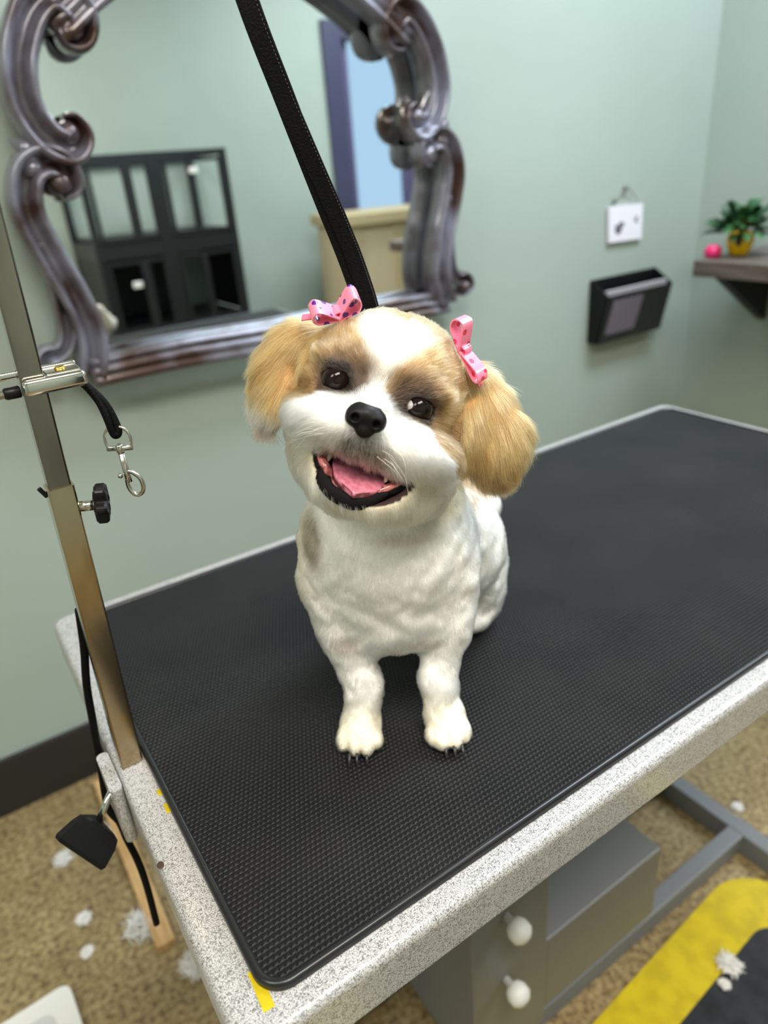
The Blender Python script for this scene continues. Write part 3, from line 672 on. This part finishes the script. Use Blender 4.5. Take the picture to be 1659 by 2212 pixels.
def surface_nets(F, org, h):
    S = F < 0; n = np.array(F.shape) - 1
    c = np.stack([S[i:n[0] + i, j:n[1] + j, k:n[2] + k] for i in (0, 1) for j in (0, 1) for k in (0, 1)])
    m = c.any(0) & ~c.all(0); idx = np.full(m.shape, -1, np.int64); cells = np.argwhere(m); idx[m] = np.arange(len(cells))
    acc = np.zeros((len(cells), 3)); cnt = np.zeros(len(cells))
    for ax in range(3):
        for u in (0, 1):
            for v in (0, 1):
                o0 = [0, 0, 0]; o = [i for i in range(3) if i != ax]; o0[o[0]] = u; o0[o[1]] = v; o1 = list(o0); o1[ax] = 1
                a = F[tuple((cells + o0).T)]; b = F[tuple((cells + o1).T)]; x = (a < 0) != (b < 0)
                t = np.where(x, a / (a - b + 1e-20), 0); p = np.array(o0, float)[None].repeat(len(cells), 0); p[:, ax] = t
                acc[x] += p[x]; cnt[x] += 1
    V = (cells + acc / cnt[:, None]) * h + org
    Q = []
    for ax in range(3):
        u, v = [(1, 2), (2, 0), (0, 1)][ax]
        a = np.take(S, range(0, F.shape[ax] - 1), ax); b = np.take(S, range(1, F.shape[ax]), ax)
        E = np.argwhere(a != b); ok = (E[:, u] > 0) & (E[:, v] > 0) & (E[:, u] < n[u]) & (E[:, v] < n[v]); E = E[ok]; sg = a[tuple(E.T)]
        def at(du, dv): q = E.copy(); q[:, u] -= du; q[:, v] -= dv; return idx[tuple(q.T)]
        q = np.stack([at(1, 1), at(0, 1), at(0, 0), at(1, 0)], 1); q[~sg] = q[~sg][:, ::-1]; Q.append(q)
    return V, np.concatenate(Q)
def mesh_from(name, V, Q, m, cols=None, parent=None):
    me = bpy.data.meshes.new(name); me.vertices.add(len(V)); me.vertices.foreach_set('co', V.astype(np.float32).ravel())
    me.loops.add(Q.size); me.loops.foreach_set('vertex_index', Q.astype(np.int32).ravel())
    me.polygons.add(len(Q)); me.polygons.foreach_set('loop_start', np.arange(0, Q.size, 4, dtype=np.int32))
    me.update(calc_edges=True); me.validate(); me.polygons.foreach_set('use_smooth', [True] * len(me.polygons))
    if cols is not None:
        a = me.attributes.new('fur_colour', 'FLOAT_COLOR', 'POINT'); a.data.foreach_set('color', np.concatenate([cols, np.ones((len(cols), 1))], 1).astype(np.float32).ravel())
    return obj(name, me, m, parent)
DV, DQ = surface_nets(F, ORG, H_STEP)
# light Laplacian relax
def relax(V, Q, it=2, lam=.5):
    for _ in range(it):
        s = np.zeros_like(V); c = np.zeros(len(V))
        for a, b in ((0, 1), (1, 2), (2, 3), (3, 0)):
            np.add.at(s, Q[:, a], V[Q[:, b]]); np.add.at(c, Q[:, a], 1); np.add.at(s, Q[:, b], V[Q[:, a]]); np.add.at(c, Q[:, b], 1)
        V = V + lam * (s / c[:, None] - V)
    return V
DV = relax(DV, DQ)

def sst(x, a, b): t = np.clip((x - a) / (b - a), 0, 1); return t * t * (3 - 2 * t)
def L3(r, g, b): return np.array(lin(r, g, b)[:3])
WHITE = L3(251, 247, 240); CREAM = L3(240, 226, 196); TAN = L3(196, 160, 112); GOLD = L3(188, 146, 88); BROWN = L3(86, 64, 44); DARK = L3(70, 56, 48); SKIN = L3(225, 200, 190)
def blob(q, c, r, soft=.35):
    k = np.linalg.norm((q - np.array(c)) / np.array(r), axis=-1); return 1 - sst(k, 1 - soft, 1 + soft)
def headq(P): return (P - H0_) @ HM.T
def is_ear(q):
    l = sst(-q[:, 0] - np.interp(q[:, 2], [-.05, -.02, .02, .05], [.056, .060, .056, .046]), 0, .004) * sst(q[:, 1], .022, .014) * sst(q[:, 2], -.050, -.042)
    r = sst(q[:, 0] - np.interp(q[:, 2], [-.04, -.02, .03, .06], [.078, .073, .058, .048]), 0, .004) * sst(q[:, 1], .022, .014) * sst(q[:, 2], -.036, -.028)
    return l, r
def head_w(P): q = headq(P); d = np.linalg.norm(q * np.array((.85, 1, 1)), axis=1); return sst(q[:, 2], -.082, -.068) * (d < .125) * sst(P[:, 2], .205, .225)
def colour(P):
    q = headq(P); hw = head_w(P)[:, None]; n = len(P); a, b, c = q.T
    X, Y, Z = P.T
    # body
    col = np.tile(WHITE, (n, 1))
    def mixin(m, cc, k=1.0):
        nonlocal col; m = (m * k)[:, None]; col = col * (1 - m) + cc * m
    mixin(sst(X, -.050, -.072) * sst(Z, .09, .15) * sst(Y, .0, .04), CREAM)
    mixin(blob(P, (-.062, .012, .205), (.010, .03, .026), .5), L3(120, 96, 62), .75)
    mixin(sst(X, .070, .078) * (1 - sst(X - .25 * (Y - .1), .088, .096)) * sst(Y, .07, .09) * sst(Z, .05, .09), TAN, .6)
    mixin(sst(Y, .08, .12) * sst(X, .06, .02) , CREAM, .6)
    mixin(sst(Z, .060, .02) * sst(Y, .03, .0), L3(236, 224, 196), .75)
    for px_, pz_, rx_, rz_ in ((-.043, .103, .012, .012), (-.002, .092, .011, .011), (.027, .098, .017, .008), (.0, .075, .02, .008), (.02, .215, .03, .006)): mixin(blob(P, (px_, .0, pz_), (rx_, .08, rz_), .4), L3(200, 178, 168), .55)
    body = col
    # head
    col = np.tile(TAN, (n, 1))
    blz = np.interp(c, [.012, .03, .045, .060, .075], [.0055, .010, .0185, .027, .022]); bc = np.interp(c, [.012, .03, .05, .075], [-.005, -.004, -.004, -.004])
    mixin((1 - sst(np.abs(a - bc), blz * .6, blz * 1.35)) * sst(b, -.03, .01) * (1 - sst(c, .058, .072)), L3(250, 244, 226))
    mixin(sst(c, .045, .066) * sst(b, .02, -.02), CREAM, .35)
    for ex, s in ((-.0315, -1), (.0300, 1)):
        mixin(blob(q, (ex - s * .007, .04, .024), (.022, .05, .0145), .6), BROWN, .92)
        mixin(blob(q, (ex - s * .013, .04, .013), (.011, .05, .012), .5), L3(78, 60, 46), .9)
        mixin(blob(q, (ex, .04, .0125), (.0165, .05, .0135), .40), DARK, .95)
        mixin(blob(q, (ex + s * .020, .03, -.001), (.020, .05, .008), .5), BROWN, .60)
    mixin(blob(q, (.066, .02, -.004), (.014, .05, .018), .5), BROWN, .45)
    # white muzzle
    top = np.interp(a, [-.075, -.060, -.035, -.014, -.004, .006, .018, .040, .062, .085], [-.024, -.017, .000, .0060, .012, .010, .004, -.004, -.016, -.034]) 
    mz = sst(top - c + .0015, -.002, .003) * sst(b, -.028, -.012)
    mixin(mz, WHITE)
    mixin(sst(c, -.035, -.055) * sst(b, .02, -.03), CREAM, .8)
    mixin(blob(q, (-.001, .06, -.024), (.015, .05, .0120), .6), L3(100, 84, 80), .70)
    mixin(blob(q, (.001, .06, -.034), (.024, .05, .006), .6), L3(100, 82, 78), .60)
    mixin(blob(q, (.004, .06, -.066), (.026, .05, .0045), .6), DARK, .6)
    mixin(sst(c, -.030, -.042), CREAM)
    # ears
    le, re = is_ear(q)
    earc = np.tile(GOLD, (n, 1)); v = .5 + .5 * np.sin(a * 260 + 2 * np.sin(c * 90)); earc = earc * (1 - .35 * v[:, None]) + TAN * .35 * v[:, None]
    e2 = earc.copy()
    t = (1 - sst(c + .25 * (a + .08), -.026, -.012))[:, None]; e2 = e2 * (1 - t) + L3(232, 216, 196) * t
    t = (1 - sst(c, -.040, -.031))[:, None]; e2 = e2 * (1 - t) + L3(84, 72, 66) * t
    col = col * (1 - le[:, None]) + e2 * le[:, None]
    e3 = earc.copy(); dn = c * .869 + a * -.388
    t = (1 - sst(dn, -.062, -.034))[:, None]; e3 = e3 * (1 - t * .8) + L3(112, 94, 78) * t * .8
    col = col * (1 - re[:, None]) + e3 * re[:, None]
    out = body * (1 - hw) + col * hw
    return np.clip(out, 0, 1)
def mouth_in(q, grow=0.0):
    e = np.sqrt(((q[:, 0] - .007) / (.0375 + grow)) ** 2 + ((q[:, 2] + .0355) / (.0285 + grow)) ** 2)
    return (e < 1) & (q[:, 2] < -.0350 + grow) & (q[:, 1] > .015)
def skin_colour(P):
    c = colour(P); q = headq(P)
    m = mouth_in(q, .0012); c[m] = np.array((.030, .010, .010))
    for e in EYES: m = np.linalg.norm(q - np.array((e[0], e[1] + .004, e[2])), axis=1) < .0150; c[m] = np.array((.012, .009, .008))
    return c
skin_m = mat('dog_skin_and_undercoat', (.8, .78, .72, 1), .8)
t_, n_, l_, b_ = nt(skin_m); at = n_.new('ShaderNodeAttribute'); at.attribute_name = 'fur_colour'; l_.new(at.outputs['Color'], b_.inputs['Base Color'])
dog = mesh_from('dog', DV, DQ, skin_m, skin_colour(DV))
tag(dog, 'small white and tan dog sitting on the black mat, head tilted and mouth open', 'dog')
dog.location = (.2375, .169, T + .0050); dog.rotation_euler = (0, 0, AZ)

# fur strands
def tri_sample(V, Q, n, wfun):
    Tn = np.concatenate([Q[:, [0, 1, 2]], Q[:, [0, 2, 3]]]); A, B_, C_ = V[Tn[:, 0]], V[Tn[:, 1]], V[Tn[:, 2]]
    ar = np.linalg.norm(np.cross(B_ - A, C_ - A), axis=1) * wfun((A + B_ + C_) / 3)
    i = RNG.choice(len(Tn), n, p=ar / ar.sum()); r1 = np.sqrt(RNG.random(n)); r2 = RNG.random(n)
    w0, w1, w2 = (1 - r1)[:, None], (r1 * (1 - r2))[:, None], (r1 * r2)[:, None]; t = Tn[i]
    return V[t[:, 0]] * w0 + V[t[:, 1]] * w1 + V[t[:, 2]] * w2, NV[t[:, 0]] * w0 + NV[t[:, 1]] * w1 + NV[t[:, 2]] * w2
fn = np.cross(DV[DQ[:, 2]] - DV[DQ[:, 0]], DV[DQ[:, 3]] - DV[DQ[:, 1]]); NV = np.zeros_like(DV)
for k in range(4): np.add.at(NV, DQ[:, k], fn)
NV /= np.linalg.norm(NV, axis=1)[:, None] + 1e-12
cg = DV.mean(0)
if ((DV - cg) * NV).sum() < 0: NV = -NV
def dens(P):
    hw = head_w(P); q = headq(P); le, re = is_ear(q); d = 1.0 + 1.7 * hw + 1.0 * (le + re) * hw
    d *= np.where((P[:, 1] > .08) & (hw < .5), .55, 1); d *= np.where((q[:, 1] < -.03) & (hw > .5), .5, 1)
    return d
def norm(v): return v / (np.linalg.norm(v, axis=-1, keepdims=True) + 1e-12)
NS = int(430000 * FUR)
P, N_ = tri_sample(DV, DQ, NS, dens); N_ = norm(N_)
q = headq(P); hw = head_w(P); le, re = is_ear(q); le *= hw; re *= hw; ear = np.clip(le + re, 0, 1)
keep = ~mouth_in(q, .0006)
for e in EYES: keep &= np.linalg.norm((q - np.array((e[0], e[1] + .004, e[2]))) * np.array((1, 1, 1.35)), axis=1) > .0098
keep &= ~((np.abs(q[:, 0] + .003) < .0115) & (np.abs(q[:, 2] + .0065) < .009) & (q[:, 1] > .05))
keep &= P[:, 2] > .0015
P, N_, q, hw, le, re, ear = [v[keep] for v in (P, N_, q, hw, le, re, ear)]; NS = len(P)
a, b, c = q.T
# combing direction
nose = np.array((-.003, .070, -.004))
rad = q - nose; rad[:, 1] *= .35; Dh = norm(rad)
Dh[:, 2] += np.where(c < 0, -.25, .0); Dh = norm(Dh) @ HM                    # fur fans out from the nose
chin = sst(c, -.040, -.055)[:, None]; Dh = norm(Dh * (1 - chin) + (np.array((0, -.25, -1.0))) * chin)
le_dir = norm(np.array((-.42, .05, -1.0)) * np.ones((NS, 3))); rootL = headq(hd(-.045, -.02, .050)[None])[0]
De_l = norm(norm(q - np.array((-.046, -.02, .056))) @ HM + np.array((-.05, 0, -.35)))
De_r = norm(norm(q - np.array((.048, -.02, .074))) @ HM + np.array((.05, 0, -.55)))
Db = norm(np.array((0, .10, -1.0)) + np.stack([P[:, 0] * 2, np.zeros(NS), np.zeros(NS)], 1))
D = Db * (1 - hw[:, None]) + Dh * hw[:, None]; D = D * (1 - ear[:, None]) + (De_l * le[:, None] + De_r * re[:, None]); D = norm(D)
D = norm(D - N_ * (D * N_).sum(1)[:, None])
muz = sst(np.interp(a, [-.075, -.06, -.035, -.004, .018, .04, .062, .085], [-.024, -.017, 0, .01, .004, -.004, -.016, -.034]) - c, -.002, .004) * sst(b, -.02, .0) * hw * (1 - ear)
# lengths and lift
Lg = .0062 + .0006 * np.sin(P[:, 0] * 90) * np.sin(P[:, 2] * 110); Lg = Lg * (1 - hw) + .0105 * hw
Lg = Lg * (1 - muz) + .0125 * muz
nearnose = np.exp(-((a + .003) ** 2 + (c + .008) ** 2) / .018 ** 2); Lg *= 1 - .55 * nearnose * hw
for e in EYES: de = np.linalg.norm(q - np.array(e), axis=1); Lg *= 1 - .62 * (1 - sst(de, .011, .024)) * hw
Lg = Lg * (1 - ear) + .020 * ear
Lg *= np.where(P[:, 2] < .03, .6, 1)
Lg *= RNG.uniform(.75, 1.15, NS)
lift = .42 * (1 - hw) + .30 * hw; lift = lift * (1 - muz) + .42 * muz; lift = lift * (1 - ear) + .12 * ear
for e in EYES: de = np.linalg.norm(q - np.array(e), axis=1); lift *= 1 - .45 * (1 - sst(de, .011, .020)) * hw
# clumps
NC = 9000; ci = RNG.choice(NS, min(NC, NS), replace=False); kd = kdtree.KDTree(len(ci))
for j, i in enumerate(ci): kd.insert(P[i], j)
kd.balance(); near = np.array([kd.find(p)[1] for p in P]); near = ci[near]
wv = lambda f, ph: np.stack([np.sin(P[:, 0] * f + 2 * np.sin(P[:, 2] * f * .7 + ph)), np.sin(P[:, 1] * f + ph), np.sin(P[:, 2] * f + 2 * np.sin(P[:, 0] * f * .6 + ph))], 1)
D = norm(D + (.16 - .08 * ear)[:, None] * wv(160, .5) + .10 * wv(420, 2.1) + RNG.normal(0, .10, (NS, 3)))
K = 6; tt = np.linspace(0, 1, K); N2 = norm(N_ + RNG.normal(0, .10, (NS, 3)))
pts = np.zeros((NS, K, 3)); cl = (.35 * (1 - hw) + .28 * hw - .10 * ear)[:, None]
for k, t in enumerate(tt):
    li = lift * (1 - .55 * t)
    pts[:, k] = P + (N2 * li[:, None] + D * (1 - li * .6)[:, None]) * (Lg * t)[:, None] - np.array((0, 0, 1)) * (Lg * t * t * .10)[:, None]
for k, t in enumerate(tt):
    pts[:, k] = pts[:, k] * (1 - cl * t * t) + (pts[near, k] + (P - P[near]) * .35) * cl * t * t
pts[..., 2] = np.maximum(pts[..., 2], .0008)
fc = colour(P + D * (Lg * .15)[:, None])
tanw = np.clip((.62 - fc[:, 2]) / .30, 0, 1) * hw; fc *= (1 + RNG.normal(0, 1, NS) * (.06 + .12 * tanw) + RNG.normal(0, 1, NS)[near] * (.05 + .10 * tanw))[:, None]
tn = 1 - np.clip((fc.mean(1) - .35) / .35, 0, 1); fc *= (1 - tn * .35 * (RNG.random(NS) < .30))[:, None]
fc = np.clip(fc, .004, .93)
cu = bpy.data.hair_curves.new('fur'); cu.add_curves([K] * NS)
cu.attributes['position'].data.foreach_set('vector', pts.astype(np.float32).ravel())
ra = cu.attributes.get('radius') or cu.attributes.new('radius', 'FLOAT', 'POINT')
rr = (.000085 * (1 - .25 * hw - .10 * ear))[:, None] * np.array([1, 1, .95, .85, .65, .30])[None]; ra.data.foreach_set('value', rr.astype(np.float32).ravel())
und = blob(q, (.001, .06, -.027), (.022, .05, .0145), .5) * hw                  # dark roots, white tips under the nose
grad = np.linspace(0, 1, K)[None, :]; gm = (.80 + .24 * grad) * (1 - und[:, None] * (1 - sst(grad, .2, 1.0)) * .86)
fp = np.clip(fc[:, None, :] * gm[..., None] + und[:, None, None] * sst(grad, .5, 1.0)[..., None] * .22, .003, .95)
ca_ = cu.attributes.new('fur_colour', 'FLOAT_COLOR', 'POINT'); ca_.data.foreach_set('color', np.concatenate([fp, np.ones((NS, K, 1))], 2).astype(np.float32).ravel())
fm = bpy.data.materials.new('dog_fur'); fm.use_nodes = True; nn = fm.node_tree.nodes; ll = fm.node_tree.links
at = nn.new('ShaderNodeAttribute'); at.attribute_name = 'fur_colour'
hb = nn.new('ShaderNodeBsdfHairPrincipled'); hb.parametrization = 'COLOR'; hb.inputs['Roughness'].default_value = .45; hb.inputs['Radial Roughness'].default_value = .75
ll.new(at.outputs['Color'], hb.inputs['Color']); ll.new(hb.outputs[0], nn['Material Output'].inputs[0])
cu.materials.append(fm); fur = bpy.data.objects.new('fur', cu); C.objects.link(fur); fur.parent = dog; fur['kind'] = 'stuff'

# face parts, in the head's own axes
HMAT = Matrix(((HA[0], HB[0], HC[0], 0), (HA[1], HB[1], HC[1], 0), (HA[2], HB[2], HC[2], 0), (0, 0, 0, 1)))
def V3(a, b, c): return tuple(hd(a, b, c))
eye_m = mat('dark_brown_eye', (.010, .006, .005, 1), .06, 0, Specular_IOR_Level=.25)
scl = mat('eye_white', (.42, .38, .38, 1), .2)
for (ea, eb, ec), s in zip(EYES, (-1, 1)):
    e = obj('eye', ball(B(), V3(ea, eb, ec), .0102, None, 32, 24), eye_m, dog, True)
sw = B(); ball(sw, V3(EYES[1][0] - .0030, EYES[1][1] + .0004, EYES[1][2] - .0002), (.0088, .0088, .0062), HMAT.to_3x3().to_4x4(), 24, 16); obj('eye_white', sw, scl, bpy.data.objects['eye.001'], True)
# nose
FN = np.full((64, 56, 56), .05, np.float32); NO = np.array((-.020, .052, -.030)); NH = .0006
def nell(c, r, k=.003): ell(np.array(c), r, None, k, FN, NO, NH)
nell((-.003, .068, -.0045), (.0128, .0125, .0090)); nell((-.010, .071, -.0075), (.0068, .0090, .0068)); nell((.0045, .071, -.0065), (.0068, .0090, .0068)); nell((-.0015, .069, -.0135), (.0066, .0090, .0060))
gxs = [NO[i] + NH * np.arange(FN.shape[i]) for i in range(3)]; g = np.stack(np.meshgrid(*gxs, indexing='ij'), -1).astype(np.float32)
for cx_, sx in ((-.0098, -1), (.0050, 1)): FN = -smin(-FN, f_ell(g, np.array((cx_, .0815, -.0080)), (.0030, .0070, .0030)), .0015)
FN = FN + (.00012 * np.sin(g[..., 0] * 5200) * np.sin(g[..., 2] * 5200 + 1.1 * np.sin(g[..., 0] * 2600))).astype(np.float32)
NVt, NQ = surface_nets(FN, NO, NH); NVt = H0_ + NVt @ HM
tag(mesh_from('nose', NVt, NQ, mat('black_nose', (.006, .0055, .0055, 1), .48, 0, Specular_IOR_Level=.22), None, dog))
bpy.data.objects['nose'].data.flip_normals() if False else None
# tongue, gums, lips, teeth
def surf(fn, nu, nv, th):
    bm = B(); vs = [[[bm.verts.new(V3(*fn(i / nu, j / nv, s))) for j in range(nv + 1)] for i in range(nu + 1)] for s in (0, 1)]
    for i in range(nu):
        for j in range(nv):
            for s in (0, 1): bm.faces.new((vs[s][i][j], vs[s][i + 1][j], vs[s][i + 1][j + 1], vs[s][i][j + 1]))
    for i in range(nu):
        for j in (0, nv): bm.faces.new((vs[0][i][j], vs[0][i + 1][j], vs[1][i + 1][j], vs[1][i][j]))
    for j in range(nv):
        for i in (0, nu): bm.faces.new((vs[0][i][j], vs[0][i][j + 1], vs[1][i][j + 1], vs[1][i][j]))
    return bm
def tongue(u, v, s):               # u: back to tip, v: side to side
    x = 2 * v - 1; wd = .0200 * math.sqrt(max(.02, 1 - max(0, (u - .25) / .75) ** 3.2)) * (.84 + .20 * min(1, u / .4)); a_ = .0035 + .003 * u + x * wd
    b_ = .022 + .038 * u - .004 * x * x; c_ = -.0375 - .0200 * u ** 1.5 + .0030 * x * x * (1 - .4 * u) - .0010 * math.exp(-(x / .12) ** 2) * (1 - u)
    return (a_, b_ - (.0035 if s else 0) * (1 - .6 * x * x), c_ - (.0035 if s else 0))
tg_m = noise_mix(mat('pink_tongue', lin(226, 128, 148), .38, 0, Subsurface_Weight=.25, Subsurface_Radius=(.004, .002, .0015), Coat_Weight=.25), lin(188, 102, 120), lin(210, 128, 146), 260)
obj('tongue', surf(tongue, 22, 22, .003), tg_m, dog, True)
gum = noise_mix(mat('pink_gums', lin(190, 100, 100), .3, 0, Coat_Weight=.5), lin(120, 55, 55), lin(205, 118, 114), 240); lipm = mat('black_lip', (.006, .0045, .005, 1), .7, 0, Specular_IOR_Level=.10)
def htube(P_, r, sc=None): return tube(B(), catmull([V3(*p) for p in P_], 6), r, 10, sc)
def band(P_, wd, th, sc):
    return sweep(B(), catmull([V3(*p) for p in P_], 6), circ(wd, 14, th), sc, tuple(HMAT.to_3x3() @ Vector((0, 1, 0))))
NL = 6 * 7 + 1; rl = random.Random(4)
sc = [(max(.25, (1.15 if i < 26 else 1.15 - (i - 26) * .045) + rl.uniform(-.05, .05)) * min(1, .5 + i / 12), 1) for i in range(NL)]
obj('lower_lip', band([(-.0205, .0435, -.0470), (-.0180, .0470, -.0550), (-.0120, .0510, -.0610), (-.002, .0535, -.0640), (.008, .0535, -.0645), (.0170, .0515, -.0610), (.0240, .0480, -.0550), (.0290, .046, -.0510)], .0045, .0022, sc), lipm, dog, True)
obj('lip_corner', band([(-.0295, .0385, -.0365), (-.0275, .0415, -.0430), (-.0225, .0445, -.0500)], .0022, .0014, [1] * 13), lipm, dog, True)
obj('lip_corner', band([(.0290, .0455, -.0505), (.0340, .0440, -.0465), (.0390, .0415, -.0420), (.0440, .038, -.0370)], .0026, .0014, [1] * 19), lipm, dog, True)
obj('gum', htube([(-.0245, .038, -.0375), (-.0235, .042, -.0435), (-.0170, .046, -.0490), (-.0120, .043, -.0570), (.002, .045, -.0605), (.0130, .045, -.0590), (.0225, .045, -.0520), (.0300, .043, -.0460), (.0380, .039, -.0400)], .0032), gum, dog, True)
tooth = mat('ivory_tooth', lin(190, 172, 150), .3)
for p, r in (((-.0185, .0420, -.0400), (.0016, .0016, .0040)), ((.0245, .0430, -.0415), (.0017, .0016, .0034))):
    obj('tooth', ball(B(), V3(*p), r, HMAT, 12, 8), tooth, dog, True)
# claws
claw = mat('dark_claw', (.03, .028, .028, 1), .35)
for x3 in (-.037, .044):
    for dx in ((-.010, -.0035, .005) if x3 < 0 else (-.004, .0035, .0105)):
        bm = B(); tube(bm, catmull([(x3 + dx, -.036, .0085), (x3 + dx * 1.05, -.0415, .0065), (x3 + dx * 1.1, -.0445, .0012)], 4), .0014, 8, [1.1, 1.1, 1.05, 1, .95, .85, .7, .55, .35]); obj('claw', bm, claw, dog, True)
# whiskers
wm = mat('pale_whisker', (.85, .82, .75, 1), .4); bm = B(); rw = random.Random(5)
for i in range(26):
    s = 1 if i % 2 else -1; a0, c0 = -.003 + s * rw.uniform(.014, .026), rw.uniform(-.028, -.010); L = rw.uniform(.012, .026)
    p0 = (a0, .064, c0); p1 = (a0 + s * L * .6, .068, c0 - L * rw.uniform(.15, .5)); p2 = (a0 + s * L, .062, c0 - L * rw.uniform(.4, 1.1))
    tube(bm, catmull([V3(*p0), V3(*p1), V3(*p2)], 5), .00011, 4, [1 - .07 * k for k in range(11)])
w_ = obj('whiskers', bm, wm, dog); w_['kind'] = 'stuff'

# hair bows
dogm = Matrix.Translation(dog.location) @ Matrix.Rotation(AZ, 4, 'Z')
def bow_mat(name, spot, seed):
    m = mat(name, lin(250, 140, 170), .28, 0, Coat_Weight=.4); t, n, l, b = nt(m); tc = n.new('ShaderNodeTexCoord')
    v = n.new('ShaderNodeTexVoronoi'); v.inputs['Scale'].default_value = 120; v.inputs['Randomness'].default_value = .85; l.new(tc.outputs['Object'], v.inputs['Vector'])
    mp = n.new('ShaderNodeMath'); mp.operation = 'LESS_THAN'; mp.inputs[1].default_value = .29; l.new(v.outputs['Distance'], mp.inputs[0])
    mxn = n.new('ShaderNodeMix'); mxn.data_type = 'RGBA'; mxn.inputs[6].default_value = lin(252, 140, 170); mxn.inputs[7].default_value = spot
    l.new(mp.outputs[0], mxn.inputs[0]); l.new(mxn.outputs[2], b.inputs['Base Color']); return m
def ribbon(bm, pts, wdir, wd, th=.0005):
    path = catmull(pts, 7); pr = [(-wd / 2, -th), (wd / 2, -th), (wd / 2, th), (-wd / 2, th)]
    return sweep(bm, path, [(b, a) for a, b in pr], None, up=wdir)
def bow(label, org, ax, up, spot, kind, RW=.0115):
    # ax: along the bow (head axes), up: away from the head
    t = thing('hair_bow', label, 'hair bow', (0, 0, 0), group='pink hair bows'); o = np.array(org); x = np.array(ax, float); x /= np.linalg.norm(x); u = np.array(up, float); u -= x * (u @ x); u /= np.linalg.norm(u); wv_ = np.cross(x, u)
    bmn = bow_mat('pink_spotted_ribbon', spot, 1)
    def P_(i, j, k=0): p = o + x * i + u * j + wv_ * k; return tuple(dogm @ Vector(hd(*p)))
    wd = HMAT.to_3x3() @ Vector(wv_); wd = (Matrix.Rotation(AZ, 3, 'Z') @ wd); wd = tuple(wd)
    R_ = kind
    for s in (-1, 1):
        bm = B(); Lr, Hr = R_['L' if s < 0 else 'R']
        ribbon(bm, [P_(0, .001), P_(s * Lr * .35, Hr * .55), P_(s * Lr * .75, Hr * .95), P_(s * Lr, Hr * .62), P_(s * Lr * .85, Hr * .22), P_(s * Lr * .4, .0015), P_(0, .0005)], wd, RW)
        obj('loop', bm, bmn, t, False)
    bm = B(); ribbon(bm, [P_(-.0028, .000), P_(-.0032, .0035), P_(0, .0052), P_(.0032, .0035), P_(.0028, .000)], wd, .0085); obj('knot', bm, bmn, t)
    for s, k in R_['tails']:
        bm = B(); ribbon(bm, [P_(0, .001), P_(s * .35, .0015, .002), P_(s * .8, -.001, k), P_(s, -.002, k * 1.3)], wd, .0055); obj('ribbon_tail', bm, M['pink'], t)
    return t
bow('shiny pink ribbon bow with purple paw spots above the dog\'s left-hand ear', (-.0470, .008, .0575), (.80, -.05, .60), (-.40, .85, .55), lin(84, 20, 130), {'L': (.019, .014), 'R': (.0175, .0175), 'tails': ((-.026, .008),)}, .0150)
bow('pink ribbon bow with red spots on the right-hand side of the dog\'s head', (.0480, .006, .0640), (.70, -.02, -.70), (.45, .8, .45), lin(225, 50, 90), {'L': (.022, .016), 'R': (.026, .0085), 'tails': ((.030, .004),)})
